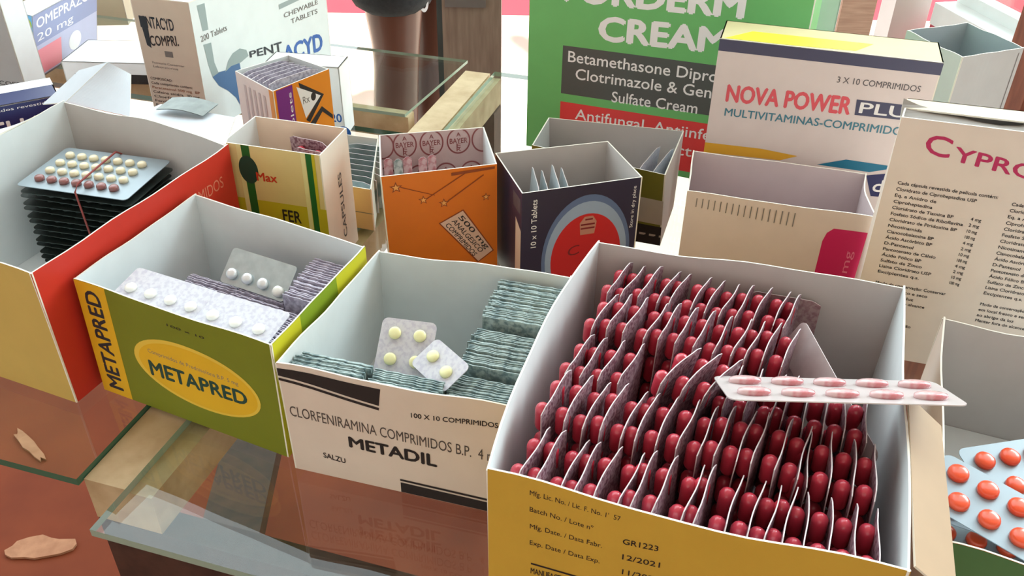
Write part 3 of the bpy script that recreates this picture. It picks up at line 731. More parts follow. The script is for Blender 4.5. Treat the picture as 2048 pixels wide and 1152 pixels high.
closed('tall white multivitamin carton with slate band and red lettering, back right', 'nova', (NV, GREY_IN), {'front': front},
       paper('lid_cream', (226, 214, 164)), [POLY(mat('print_lemon', (244, 236, 70), 0.45), (0.02, 0.05), (0.14, 0.55), (0.70, 0.55), (0.62, 0.12), (0.30, 0.05))], top_frac=1.0)
_h, _b, _t = CARTONS['nova']

# tall carton with pink lettering and ingredient lists
CY = paper('carton_cream_pink', (232, 218, 204)); CR = mat('print_crimson', (190, 36, 92), 0.45)
front = [T('C', CR, 0.128, 0.885, 0.235, 0.872, h=0.072, h1=0.072, bold=0.02), T('YPROVIT', CR, 0.255, 0.868, 0.82, 0.812, h=0.052, bold=0.025)]
LINES = ['Cada c\u00e1psula revestida de pel\u00edcula cont\u00e9m:', 'Cloridrato de Ciproheptadina USP', 'Eq. a Anidro de', 'Ciproheptadina', 'Cloridrato de Tiamina BP', 'Fosfato S\u00f3dico de Riboflavina', 'Cloridrato de Piridoxina BP', 'Nicotinamida', 'Cianocobalamina BP',
         '\u00c1cido Asc\u00f3rbico BP', 'D-Pantenol', 'Pantotenato de C\u00e1lcio', '\u00c1cido F\u00f3lico BP', 'Sulfato de Zinco', 'Lisina Cloridrato USP', 'Excipientes q.s.', '', 'Modo de conserva\u00e7\u00e3o: Conservar', 'em local fresco e seco', 'ao abrigo da luz', 'Manter fora do alcance', '', 'das crian\u00e7as', 'Posologia:', 'Conforme indica\u00e7\u00e3o', 'do m\u00e9dico', '', 'Lote', 'Val.']
for i, s in enumerate(LINES):
    if not s: continue
    b = 0.752 - 0.0247 * i; a0 = 0.055 + 0.0012 * i
    front.append(T(s, INK, a0, b, a0 + min(0.43, 0.0098 * len(s) + 0.035), b - 0.004, h=0.0125, bold=0.03))
    if 3 < i < 16: front.append(T(('4 mg', '2 mg', '10 mg', '100 mg')[i % 4], INK, 0.405, b - 0.002, 0.45, b - 0.003, h=0.0125, bold=0.03))
    front.append(T(s, INK, 0.55 + 0.0012 * i, b - 0.022, 0.55 + min(0.43, 0.0098 * len(s) + 0.035), b - 0.026, h=0.0125, bold=0.03))
cy = closed('tall cream carton with crimson lettering and ingredient list, right edge', 'cypro', (CY, GREY_IN), {'front': front}, paper('lid_sand', (228, 212, 178)), top_frac=0.52)
h, base, top = CARTONS['cypro']
quad_flap('torn_flap', cy, [Z((.2640, .5735), h - .004), Z((.4110, .5300), h - .006), Z((.4150, .5480), h - .001), Z((.2700, .5905), h - .001)], paper('torn_grey', (150, 144, 136)), EDGE, wavy=0.004)

# tall green cream carton
GC = paper('carton_green', (112, 190, 112), 0.4); DG = mat('print_charcoal', (82, 86, 84), 0.45); RD = mat('print_coral', (226, 66, 66), 0.45)
front = [T('VORDERM', PWHITE, 0.10, 0.512, 0.775, 0.535, h=0.075, bold=0.05), T('CREAM', PWHITE, 0.278, 0.408, 0.735, 0.425, h=0.073, bold=0.05),
         POLY(DG, (0.139, 0.372), (1.0, 0.392), (1.0, 0.232), (0.139, 0.212)), T('Betamethasone Dipropionate,', PWHITE, 0.162, 0.322, 0.93, 0.338, h=0.036, bold=0.012),
         T('Clotrimazole & Gentamicin', PWHITE, 0.195, 0.268, 0.895, 0.286, h=0.036, bold=0.012), T('Sulfate Cream', PWHITE, 0.343, 0.213, 0.668, 0.224, h=0.036, bold=0.012),
         POLY(RD, (0.139, 0.184), (1.0, 0.204), (1.0, 0.03), (0.139, 0.01)), T('Antifungal, Antiinfective', PWHITE, 0.202, 0.132, 0.86, 0.146, h=0.036, bold=0.012), T('Antibacterial', PWHITE, 0.40, 0.07, 0.80, 0.08, h=0.036, bold=0.012)]
closed('tall green cream carton with white lettering and a dark panel, back centre', 'cream', (GC, GREY_IN), {'front': front}, GC, top_frac=1.0)

# tall white carton with a blue swoosh
PC = paper('carton_white_cool', (226, 234, 232), 0.45); PCS = paper('carton_side_beige', (214, 204, 186)); SG = mat('print_sage', (150, 166, 164), 0.5); SBL = mat('print_steelblue', (70, 108, 150), 0.45); BL_ = mat('print_blue', (28, 92, 170), 0.45)
lft = [T('PENTACYD', INKB, 0.09, 0.775, 0.67, 0.775, h=0.085, bold=0.03), POLY(INKB, (0.09, 0.86), (0.22, 0.855), (0.2, 0.62), (0.13, 0.64)), T('COMPRI.', INK, 0.20, 0.64, 0.70, 0.665, h=0.075, bold=0.03), RECT(INKG, 0.42, 0.565, 0.56, 0.61),
       T('Farmacia Conservar', INKG, 0.16, 0.50, 0.72, h=0.018), T('Laboratorios', INKG, 0.16, 0.47, 0.60, h=0.018)]
for i in range(7): lft.append(T(('COMPOSICAO:', 'Cada comprimido contem:', 'Paracetamol 500 mg  BP', 'Cafeina anidra  30 mg', 'Clorfeniramina', 'Fenilefrina 5 mg', 'Excipientes q.b.p.')[i], INK if i != 2 else mat('ink_rust', (150, 96, 60), 0.5), 0.06, 0.37 - 0.036 * i, (0.45, 0.80, 0.92, 0.9, 0.86, 0.82, 0.80)[i], h=0.020, bold=0.01))
sw = [POLY(SG, (0.045, 0.955), (0.095, 0.95), (0.092, 0.755), (0.055, 0.762)),
      POLY(SG, (0.045, 0.665), (0.095, 0.655), (0.095, 0.50), (0.11, 0.415), (0.155, 0.40), (0.16, 0.345), (0.10, 0.345), (0.068, 0.40), (0.055, 0.5)),
      POLY(SBL, (0.068, 0.40), (0.115, 0.41), (0.16, 0.40), (0.20, 0.42), (0.26, 0.42), (0.27, 0.10), (0.22, 0.075), (0.20, 0.15), (0.155, 0.235), (0.10, 0.31)),
      POLY(SG, (0.155, 0.39), (0.185, 0.46), (0.225, 0.50), (0.275, 0.51), (0.32, 0.475), (0.33, 0.42), (0.27, 0.40), (0.20, 0.41)),
      T('200 Tablets', INKG, 0.035, 0.690, 0.21, 0.690, h=0.045, bold=0.01),
      T('PENT', INKB, 0.34, 0.40, 0.585, 0.315, h=0.05, h1=0.085, bold=0.03), T('ACYD', BL_, 0.595, 0.222, 0.925, 0.142, h=0.125, h1=0.155, bold=0.045),
      RECT(SG, 0.60, 0.66, 0.93, 0.70), T('CHEWABLE', INKG, 0.63, 0.575, 0.92, 0.555, h=0.04, bold=0.01), T('TABLETS', INKG, 0.68, 0.50, 0.91, 0.48, h=0.04, bold=0.01), ELL(BL_, (0.93, -0.0), (0.05, 0.08))]
DATA = CARTONS['penta']
closed('tall white carton with blue lettering and swoosh, behind the red sided carton', 'penta', {'front': (PCS, GREY_IN), 'right': (PC, WHITE_IN), 'back': (PC, WHITE_IN), 'left': (PC, WHITE_IN)}, {'front': lft, 'right': sw}, PC, top_frac=1.0)

# ---------------- cartons stacked behind at the far left and right (closed boxes)
def boxy(label, loc, size, rotz, mats, prints={}, tilt=(0, 0)):
    """A closed carton as a rotated box: size (w, d, h), loc = centre of its base."""
    w, d, h = size
    root = empty('carton', loc, label, 'medicine box', rot=(tilt[0], tilt[1], rotz))
    c = [(-w / 2, -d / 2), (w / 2, -d / 2), (w / 2, d / 2), (-w / 2, d / 2)]
    for side, i, j in (('front', 0, 1), ('right', 1, 2), ('back', 2, 3), ('left', 3, 0)):
        m = mats.get(side, mats['*'])
        make_panel(side + '_panel', root, Surf((*c[i], 0), (*c[j], 0), (*c[j], h), (*c[i], h)), m, WHITE_IN, prints=prints.get(side, ()), nx=4, nz=2)
    m = mats.get('top', mats['*'])
    make_panel('top_panel', root, Surf((*c[0], h), (*c[1], h), (*c[2], h), (*c[3], h)), m, WHITE_IN, prints=prints.get('top', ()), nx=4, nz=2)
    return root
WB = paper('carton_white_bright', (240, 242, 242)); NV2 = mat('print_deepnavy', (30, 40, 96), 0.45); LIL = paper('carton_lilac', (196, 200, 226)); PNK = mat('print_softpink', (240, 150, 160), 0.5); SKY = mat('print_sky', (110, 180, 226), 0.45)
boxy('low carton with navy top band and white letters, at the far left edge', (-.5000, .7870, CT), (.13, .05, .1090), R(32), {'*': NV2},
     {'front': [T('ALDAFLUX', PWHITE, 0.02, 0.69, 0.97, 0.69, h=0.17, bold=0.02), RECT(WB, 0, 0.0, 1, 0.72), T('30 comprimidos revestidos', PWHITE, 0.30, 0.945, 0.96, 0.945, h=0.025)], 'top': [RECT(WB, 0, 0.6, 1, 1)]})
boxy('tall bright white carton with a grey face at the far left edge', (-.608, .985, CT), (.13, .034, .26), R(-13), {'*': WB, 'front': paper('carton_grey_face', (186, 190, 190))}, {'front': [T('INDICACOES', INK, 0.45, 0.20, 0.95, 0.20, h=0.02), TV('USO ORAL', INKG, 0.85, 0.35, 0.60, 0.06)]})
boxy('lilac and pink carton with white lettering, leaning behind the far left cartons', (-.6200, 1.1760, CT + .004), (.150, .030, .088), R(81.8), {'*': LIL, 'left': SKY},
     {'front': [POLY(PNK, (0.0, 0.05), (0.40, 0.05), (0.40, 0.45), (0.0, 0.45)), RECT(mat('print_bluegrey', (150, 160, 196), 0.45), 0.0, 0.52, 1.0, 0.99), T('OMEPRAZOL', PWHITE, 0.05, 0.78, 0.95, 0.78, h=0.15, bold=0.02), T('20 mg', PWHITE, 0.05, 0.58, 0.6, 0.58, h=0.12), ELL(WB, (0.62, 0.26), (0.10, 0.15)), RECT(INKG, 0.0, 0.0, 1.0, 0.03)], 'left': [ELL(mat('print_limegreen', (176, 200, 60), 0.5), (0.6, 0.85), (0.35, 0.12))]}, tilt=(R(14), 0))
boxy('plain khaki carton standing furthest back at the left', (-.80, 1.45, CT - 0.04), (.34, .06, .24), R(6), {'*': paper('carton_khaki', (206, 204, 176))})
boxy('plain white carton lying flat behind the open red sided carton', (-.505, 1.135, CT), (.14, .08, .028), R(-2), {'*': WB}, {'front': [RECT(INK, 0.1, 0.0, 1.0, 0.45)]})
boxy('pale grey carton standing behind the green cream carton', (.318, .960, CT), (.050, .04, .245), R(-20), {'*': paper('carton_pale_grey', (214, 224, 228))})
boxy('white carton with small blue marks, tucked behind the purple and orange carton', (-.2330, .9700, CT), (.085, .035, .083), R(-8), {'*': WB},
     {'front': [ELL(BL_, (0.98, 0.06), (0.10, 0.10)), T('20', BL_, 0.82, 0.22, 0.97, 0.22, h=0.12, bold=0.03)]})
# ================================================================== blister strips
FOILP = mat('foil_purple', (186, 160, 168), 0.4, metal=0.25, noise=1.0, scale=420, rgb2=(124, 84, 98), thr=(0.42, 0.6), bump=0.1)
FOILPK = mat('foil_pinkgrey', (196, 172, 172), 0.4, metal=0.3, noise=1.0, scale=300, rgb2=(168, 132, 136), thr=(0.4, 0.62), bump=0.1)
CAPS = mat('capsule_red', (208, 62, 80), 0.25, noise=0.4, scale=60, rgb2=(190, 42, 64), coat=0.5)
FOILG = mat('foil_greengrey', (172, 188, 186), 0.45, metal=0.15, noise=1.0, scale=260, rgb2=(110, 130, 132), thr=(0.4, 0.62), bump=0.15)
FOILL = mat('foil_lilacgrey', (206, 200, 212), 0.45, metal=0.15, noise=1.0, scale=260, rgb2=(160, 152, 168), thr=(0.4, 0.62), bump=0.15)
FOILS = mat('foil_silver', (190, 204, 206), 0.28, metal=0.7, noise=0.5, scale=120, rgb2=(150, 164, 168))
FOILSB = mat('foil_silver_bright', (214, 224, 228), 0.35, metal=0.4, noise=0.5, scale=90, rgb2=(170, 184, 190))
FOILW = mat('foil_white', (204, 204, 210), 0.5, noise=0.8, scale=300, rgb2=(184, 182, 196), thr=(0.45, 0.6))
FOILD = mat('foil_dark', (52, 62, 58), 0.4, metal=0.3, noise=0.8, scale=200, rgb2=(34, 40, 38))
FOILB = mat('foil_bluegrey', (150, 162, 168), 0.38, metal=0.4, noise=0.4, scale=140, rgb2=(150, 164, 174))
TABW = mat('tablet_white', (244, 242, 232), 0.35, coat=0.3, noise=0.2, scale=90)
TABY = mat('tablet_yellow', (238, 236, 180), 0.35, coat=0.3, noise=0.2, scale=90)
TABC = mat('tablet_cream', (240, 230, 196), 0.35, coat=0.3, noise=0.2, scale=90)
TAB_BROWNLIT = mat('tablet_cream_brownlit', (150, 96, 92), 0.3, coat=0.3, noise=0.3, scale=90)  # cream tablets with brownish light put into their colour
TABO = mat('tablet_orange', (240, 84, 40), 0.3, coat=0.4, noise=0.25, scale=90, rgb2=(226, 66, 30))

FOILE = mat('foil_edge', (216, 204, 204), 0.4, metal=0.1, noise=0.3, scale=200)

def local_frame(base):
    a = math.atan2(base[1][1] - base[0][1], base[1][0] - base[0][0])
    return base[0], a
def to_world(base, u, v, z):
    (x, y), a = local_frame(base)
    return (x + u * math.cos(a) - v * math.sin(a), y + u * math.sin(a) + v * math.cos(a), CT + z)

# ---------------- capsule strips in the yellow carton
def foil_mesh(w, h, m, A=0.0, t=0.0006, name='foil', nx=8, nz=8, phase=0.0):
    """Upright foil sheet: y across 0..w, z up 0..h, gently wavy along x, with clipped top corners."""
    mb = MB(); V = []
    for s in (t / 2, -t / 2):
        for j in range(nz + 1):
            for i in range(nx + 1):
                y, z = w * i / nx, h * j / nz
                if j == nz and i in (0, nx): z -= 0.0025
                x = A * (math.sin(math.pi * 2 * i / nx + phase) * 0.6 + math.cos(math.pi * 3 * j / nz + phase) * 0.5)
                V.append((x + s, y, z))
    N = (nx + 1) * (nz + 1); g = lambda i, j, s: s * N + j * (nx + 1) + i; F = []; E_ = []
    F += [(g(i, j, 0), g(i + 1, j, 0), g(i + 1, j + 1, 0), g(i, j + 1, 0)) for i in range(nx) for j in range(nz)]
    F += [(g(i, j, 1), g(i, j + 1, 1), g(i + 1, j + 1, 1), g(i + 1, j, 1)) for i in range(nx) for j in range(nz)]
    E_ += [(g(i, nz, 0), g(i + 1, nz, 0), g(i + 1, nz, 1), g(i, nz, 1)) for i in range(nx)] + [(g(i, 0, 0), g(i, 0, 1), g(i + 1, 0, 1), g(i + 1, 0, 0)) for i in range(nx)]
    E_ += [(g(0, j, 0), g(0, j + 1, 0), g(0, j + 1, 1), g(0, j, 1)) for j in range(nz)] + [(g(nx, j, 0), g(nx, j, 1), g(nx, j + 1, 1), g(nx, j + 1, 0)) for j in range(nz)]
    mb.add(V, F, m); mb.add(V, E_, FOILE)
    return mb

SW, SH = 0.0415, 0.119
CR_ = 0.0042
CAPPROF = [(0.0004, -0.0094)] + [(CR_ * math.sin(R(t)), -0.0052 - CR_ * math.cos(R(t))) for t in (25, 50, 75, 90)] + [(CR_, 0.005)] + [(CR_ * math.cos(R(t)), 0.0052 + CR_ * math.sin(R(t))) for t in (15, 40, 65)] + [(0.0004, 0.0094)]
def capsule_strip(proto_phase):
    root = empty('capsule_strip', (0, 0, 0), 'x', 'blister strip', 'red capsule strips in the yellow carton')
    foil_mesh(SW, SH, FOILP, A=0.0009, phase=proto_phase).build('foil', root, smooth=False)
    mb = MB(); mb.lathe(CAPPROF, CAPS, seg=12)
    first = None
    for j in range(3):
        for y in (0.0108, 0.0307):
            loc = (-0.0041, y, SH - 0.0138 - 0.0215 * j)
            if first is None: first = mb.build('capsule', root, smooth=True, loc=loc)
            else:
                c = first.copy(); COL.objects.link(c); c.parent = root; c.location = loc
    return root
protos = [capsule_strip(p) for p in (0.0, 2.1, 4.2)]
used = [False] * 3
BASE = CARTONS['capsule'][1]; YAW = local_frame(BASE)[1]
rnd = random.Random(5)
def put_strip(u, v, z, yaw, lean, label, tilt=0.0):
    k = rnd.randrange(3)
    o = protos[k] if not used[k] else copy_tree(protos[k]); used[k] = True
    o.location = to_world(BASE, u, v, z)
    o.rotation_euler = (tilt, lean, YAW + yaw)
    o['label'] = label
    return o
ROWS = ['front row', 'second row', 'middle row', 'fourth row', 'rear row']
us = {0: [0.0122 + 0.0099 * k for k in range(14)] + [0.1535, 0.1645, 0.1755, 0.1862],
      1: [0.0125 + 0.0100 * k for k in range(14)] + [0.1520, 0.1630, 0.1740, 0.1845],
      2: [0.0128 + 0.0101 * k for k in range(4)] + [0.1045 + 0.0101 * k for k in range(4)] + [0.1455, 0.1560, 0.1665, 0.1770],
      3: [0.0130 + 0.0101 * k for k in range(12)],
      4: [0.0130 + 0.0101 * k for k in range(12)]}
for r, uu in us.items():
    for k, u in enumerate(uu):
        v = 0.0042 + 0.0430 * r
        yaw = -R((7.5, 8, 9.5, 10.5, 12)[r]) + R(rnd.uniform(-1.0, 1.0))
        right = (r < 2 and k >= 14) or (r == 2 and k >= 8)
        lean = R(rnd.uniform(-1.2, 1.2)) + (R(2.5) if r > 2 else 0)
        if right: yaw = -R(0.6); lean = -R(2.0)
        z = 0.0028 + rnd.uniform(0, 0.0035) + (0.004 if r in (1, 3) else 0) - (0.004 if right and r < 2 else 0)
        if right and r == 2: z = 0.0022; u += 0.003
        put_strip(u, v, max(z, 0.0022), yaw, lean, 'red capsule strip in the yellow carton, %s, %s from the left' % (ROWS[r], nth(k)))
for k in range(3):
    put_strip(0.0525 + 0.0118 * k, 0.0925, 0.017 - 0.001 * k, -R(23), R(8), 'red capsule strip pulled up askew in the middle of the yellow carton, %s' % ('left one', 'centre one', 'right one')[k])
# strip of empty pockets lying across the right rim
def flat_sheet(name, label, l, w, m, cat='blister strip', group=None, t=0.0006, corner=0.005):
    """Rounded flat foil sheet centred on its origin, top at z = 0; an Empty carries foil and pockets."""
    root = empty(name, (0, 0, 0), label, cat, group)
    P = []
    for cx, cy, a0 in ((l / 2 - corner, w / 2 - corner, 0), (-l / 2 + corner, w / 2 - corner, 90), (-l / 2 + corner, -w / 2 + corner, 180), (l / 2 - corner, -w / 2 + corner, 270)):
        for i in range(5): a = R(a0 + 22.5 * i); P.append((cx + corner * math.cos(a), cy + corner * math.sin(a)))
    mb = MB(); mb.prism(P, -t, 0.0, m); mb.build('foil', root)
    return root
def dome(root, name, pts, r, hgt, m, stretch=1.0):
    first = None
    for (x, y) in pts:
        if first is None:
            mb = MB(); mb.lathe([(r, 0.0), (r, hgt * 0.45), (r * 0.93, hgt * 0.72), (r * 0.7, hgt * 0.92), (r * 0.3, hgt)], m, seg=18)
            if stretch != 1.0: mb.v = [(a * stretch, b, c) for a, b, c in mb.v]
            first = mb.build(name, root, smooth=True, loc=(x, y, 0))
        else:
            c = first.copy(); COL.objects.link(c); c.parent = root; c.location = (x, y, 0)
    return root
POCK = mat('pocket_clear_pinkish', (214, 178, 178), 0.15, coat=0.6, noise=0.8, scale=110, rgb2=(196, 96, 104), thr=(0.45, 0.62))
o = flat_sheet('blister_strip', 'loose opened blister strip lying flat across the right rim of the yellow carton', 0.120, 0.042, mat('foil_pale', (196, 190, 188), 0.3, metal=0.2, noise=0.6, scale=160, rgb2=(206, 190, 190)))
dome(o, 'pocket', [(-0.045 + 0.0225 * i, y) for i in range(5) for y in (-0.010, 0.010)], 0.0046, 0.0034, POCK, 1.9)
o.location = (0.170, 0.3575, CT + 0.1395); o.rotation_euler = (-R(24), 0, R(-1.0))
o = flat_sheet('blister_strip', 'grey capsule strip leaning diagonally in the empty rear right of the yellow carton', 0.105, 0.026, mat('foil_plain_grey', (206, 194, 192), 0.45, metal=0.1, noise=0.5, scale=120, rgb2=(184, 170, 170)))
dome(o, 'capsule', [(-0.038 + 0.019 * i, y) for i in range(5) for y in (-0.007, 0.007)], 0.0036, 0.0058, CAPS, 2.2)
xa = Vector((0.014, -0.085, -0.012)).normalized(); nv = Vector((0.897, 0.200, -0.390)); nv = (nv - xa * nv.dot(xa)).normalized()   # its flat grey back faces left, towards the strips
M = Matrix((xa, nv.cross(xa), nv)).transposed()
o.rotation_euler = M.to_euler(); o.location = (0.1840, 0.396, CT + 0.100)
o = foil_mesh(0.046, 0.108, FOILPK, A=0.0006).build('blister_strip')
tag(o, 'pinkish printed capsule strip standing flat against the back wall of the yellow carton', 'blister strip')
o.location = to_world(BASE, 0.150, 0.2215, 0.005); o.rotation_euler = (0, 0, YAW + R(90))

# ---------------- strips standing on edge in the two front left cartons
def edge_pack(base, m, u0, u1, v0, v1, pitch, h, label, group, z=0.0022, slope=0.0, jit=0.0012, seed=1):
    """A pack of strips facing the front wall, standing one behind the other from v0 to v1; each is an object of its own."""
    rr = random.Random(seed); yaw = local_frame(base)[1]
    w = u1 - u0; n = int((v1 - v0) / pitch)
    mb = MB(); nx = 12; V = []
    for s in (0.00055, -0.00055):
        for zz, kk in ((0.0, 0), (h * 0.6, 0), (h - 0.0015, 1), (h, 1)):
            for i in range(nx + 1):
                V.append((w * i / nx, s * (0.6 if zz == h else 1) + 0.0004 * math.sin(i * 2.1), zz))
    N = 4 * (nx + 1); g = lambda i, j, s: s * N + j * (nx + 1) + i
    mb.add(V, [(g(i, j, 0), g(i, j + 1, 0), g(i + 1, j + 1, 0), g(i + 1, j, 0)) for i in range(nx) for j in range(3)] + [(g(i, j, 1), g(i + 1, j, 1), g(i + 1, j + 1, 1), g(i, j + 1, 1)) for i in range(nx) for j in range(3)]
           + [(g(i, 3, 0), g(i, 3, 1), g(i + 1, 3, 1), g(i + 1, 3, 0)) for i in range(nx)] + [(g(0, j, 0), g(0, j, 1), g(0, j + 1, 1), g(0, j + 1, 0)) for j in range(3)] + [(g(nx, j, 0), g(nx, j + 1, 0), g(nx, j + 1, 1), g(nx, j, 1)) for j in range(3)], m)
    first = None
    for k in range(n):
        o = mb.build('tablet_strip') if first is None else first.copy()
        if first is None: first = o
        else: COL.objects.link(o)
        o.location = to_world(base, u0 + rr.uniform(-jit, jit), v0 + pitch * k, z + slope * k + rr.uniform(0, jit))
        o.rotation_euler = (R(rr.uniform(-0.5, 0.5)), R(rr.uniform(-1.0, 1.0)), yaw)
        tag(o, label % nth(k), 'blister strip', group)
B2 = CARTONS['metadil'][1]
GR = 'grey green tablet strips in the white carton with black bars'
edge_pack(B2, FOILG, 0.0035, 0.052, 0.004, 0.027, 0.0018, 0.082, 'grey green strip in the white carton, left front pack, %s from the front', GR, seed=2)
edge_pack(B2, FOILG, 0.0545, 0.101, 0.004, 0.027, 0.0018, 0.079, 'grey green strip in the white carton, middle front pack, %s from the front', GR, seed=3)
edge_pack(B2, FOILG, 0.1035, 0.1500, 0.004, 0.040, 0.0018, 0.074, 'grey green strip in the white carton, front right pack, %s from the front', GR, seed=4)
edge_pack(B2, FOILG, 0.1035, 0.1500, 0.046, 0.086, 0.0018, 0.078, 'grey green strip in the white carton, right wall middle pack, %s from the front', GR, seed=5)
edge_pack(B2, FOILG, 0.1050, 0.1510, 0.091, 0.138, 0.0018, 0.083, 'grey green strip in the white carton, rear right pack, %s from the front', GR, seed=6)
B1 = CARTONS['metapred'][1]
GR = 'lilac grey tablet strips in the green carton'
edge_pack(B1, FOILL, 0.025, 0.069, 0.040, 0.088, 0.0022, 0.058, 'lilac grey tablet strip in the green carton, left pack, %s from the front', GR, seed=7)
edge_pack(B1, FOILL, 0.072, 0.116, 0.036, 0.085, 0.0022, 0.060, 'lilac grey tablet strip in the green carton, centre pack, %s from the front', GR, seed=8)
edge_pack(B1, FOILL, 0.119, 0.162, 0.030, 0.070, 0.0022, 0.064, 'lilac grey tablet strip in the green carton, right pack, %s from the front', GR, seed=9)
edge_pack(B1, FOILL, 0.119, 0.162, 0.075, 0.117, 0.0022, 0.073, 'lilac grey tablet strip in the green carton, tall rear right pack, %s from the front', GR, seed=10, slope=0.0004)

def seat(o, base, u, v, z, yaw=0.0, tilt=0.0, lean=0.0):
    o.location = to_world(base, u, v, z); o.rotation_euler = (tilt, lean, local_frame(base)[1] + yaw)
o = flat_sheet('tablet_strip', 'white strip of four white tablets lying at the front left inside the green carton', 0.072, 0.034, FOILW, corner=0.003)
dome(o, 'tablet', [(-0.026 + 0.0175 * i, -0.002) for i in range(4)], 0.0042, 0.0032, TABW)
seat(o, B1, 0.060, 0.0215, 0.0905, yaw=R(0), tilt=R(12))
o = flat_sheet('tablet_strip', 'white strip of three white tablets lying at the front right inside the green carton', 0.060, 0.034, FOILW, corner=0.003)
dome(o, 'tablet', [(-0.019 + 0.0185 * i, -0.003) for i in range(3)], 0.0043, 0.0032, TABW)
seat(o, B1, 0.126, 0.0205, 0.0915, yaw=R(1), tilt=R(12))
o = flat_sheet('tablet_strip', 'shiny silver strip of four pockets leaning on the packs in the green carton', 0.060, 0.028, FOILS, corner=0.003)
dome(o, 'tablet', [(-0.021 + 0.0145 * i, -0.006) for i in range(3)], 0.0044, 0.0044, mat('pocket_silver', (236, 240, 240), 0.12, metal=0.4, coat=0.6))
mbq = MB(); mbq.lathe([(0.0042, 0.0), (0.0042, 0.0035), (0.0028, 0.0048), (0.0008, 0.005)], TABW, seg=16)
tag_ = mbq.build('white_tablet', o, smooth=True, loc=(0.0235, -0.008, 0))
seat(o, B1, 0.0850, 0.0900, 0.0740, yaw=R(-2), tilt=R(42))
o = flat_sheet('tablet_strip', 'white piece of four yellow tablets leaning inside the white carton', 0.037, 0.043, FOILW, corner=0.004)
dome(o, 'tablet', [(x, y) for x in (-0.0085, 0.0085) for y in (-0.006, 0.0115)], 0.0042, 0.0032, TABY)
seat(o, B2, 0.0650, 0.0480, 0.0790, yaw=R(5), tilt=R(40))
o = flat_sheet('tablet_strip', 'white torn piece of two yellow tablets lying on the packs in the white carton', 0.037, 0.024, FOILW, corner=0.004)
dome(o, 'tablet', [(-0.0085, 0.001), (0.0085, -0.001)], 0.0042, 0.0032, TABY)
seat(o, B2, 0.0935, 0.0370, 0.0835, yaw=R(-36), tilt=R(26))

# ---------------- stack of blister sheets with a rubber band in the red sided carton
cx, cy, ya = -.3600, .6900, R(-13)
NL = 14
for k in range(NL):
    top = k == NL - 1
    lab = 'blister sheet of cream tablets on top of the banded stack in the red sided carton' if top else 'dark blister sheet in the banded stack in the red sided carton, %s from the bottom' % nth(k)
    o = flat_sheet('blister_sheet', lab, 0.104, 0.070, FOILB if top else FOILD, group='blister sheets in the banded stack', corner=0.004)
    rr = random.Random(k + 40)
    o.location = (cx + (0 if top else rr.uniform(-.002, .002)) - 0.0, cy + (0 if top else rr.uniform(-.002, .002)), CT + 0.0062 + 0.0061 * k)
    o.rotation_euler = (0, 0, ya + R(0 if top else rr.uniform(-2, 2)))
    if top:
        o.rotation_euler = (R(1.5), 0, ya)
        dome(o, 'tablet', [(-0.038 + 0.0118 * i, y) for i in range(7) for y in (-0.008, 0.006, 0.020)], 0.0040, 0.0042, TABC)
        dome(o, 'brownlit_tablet', [(-0.038 + 0.0118 * i, -0.022) for i in range(7)], 0.0041, 0.0042, TAB_BROWNLIT)  # front row: same cream tablets, brown light painted in
    else:
        mb = MB()
        for i in range(7):
            for y in (-0.027, -0.009, 0.009, 0.027): mb.lathe([(0.0040, -0.0045), (0.0042, -0.003), (0.0042, -0.0006)], FOILD, seg=8, c=(-0.038 + 0.0118 * i, y, 0))
        mb.build('pocket_grid', o)
zt = 0.0062 + 0.0061 * (NL - 1)
loop = []
hw = 0.0362
for (y, z) in ((-hw, 0.0032), (-hw, zt * 0.5), (-hw, zt + 0.001), (-0.030, zt + 0.0052), (0.0, zt + 0.0056), (0.030, zt + 0.0056), (hw, zt + 0.001), (hw, zt * 0.5), (hw, 0.0032), (0, 0.0030)):
    loop.append((0.004 + y * -0.06 + (z - zt) * -0.06, y, z))
mb = MB(); mb.tube(loop, 0.0009, mat('rubber_red', (150, 66, 60), 0.6, noise=0.3, scale=90), closed=True, seg=6)
tag(mb.build('rubber_band', loc=(cx, cy, CT), rot=(0, 0, ya), smooth=True), 'thin reddish rubber band around the blister stack in the red sided carton', 'rubber band')

# ---------------- strips in the small cartons
def simple_strip(name, w, h, m, label, base, u, v, z, yaw=0, tilt=0, lean=0, group=None, prints=None):
    o = foil_mesh(w, h, m, A=0.0005, nx=6, nz=6).build(name)
    o.location = to_world(base, u, v, z); o.rotation_euler = (tilt, lean, local_frame(base)[1] + yaw)
    return tag(o, label, 'blister strip', group)
B = CARTONS['purple'][1]
for k in range(11):
    simple_strip('tablet_strip', 0.059, 0.096 + 0.006 * (k / 11), FOILL, 'grey strip crammed in the purple and orange carton, %s from its left corner' % nth(k), B, 0.0055 + 0.0054 * k, 0.005, 0.0025, lean=R(1.5 if k % 2 else -1), group='grey strips in the purple and orange carton')
B = CARTONS['navy'][1]
for k in range(4):
    simple_strip('tablet_strip', 0.050, 0.099 - 0.004 * (k % 2), FOILSB, 'silver strip standing in the navy carton, %s from its left wall' % nth(k), B, 0.0080 + 0.0088 * k, 0.006, 0.0025, yaw=-R(12), lean=R(5), group='silver strips in the navy carton')
B = CARTONS['orange'][1]
PKW = mat('strip_pinkwhite', (236, 206, 206), 0.35, noise=0.9, scale=150, rgb2=(206, 130, 136), thr=(0.45, 0.6)); GRW = mat('strip_greenwhite', (216, 230, 224), 0.35, noise=0.9, scale=150, rgb2=(140, 166, 160), thr=(0.45, 0.6))
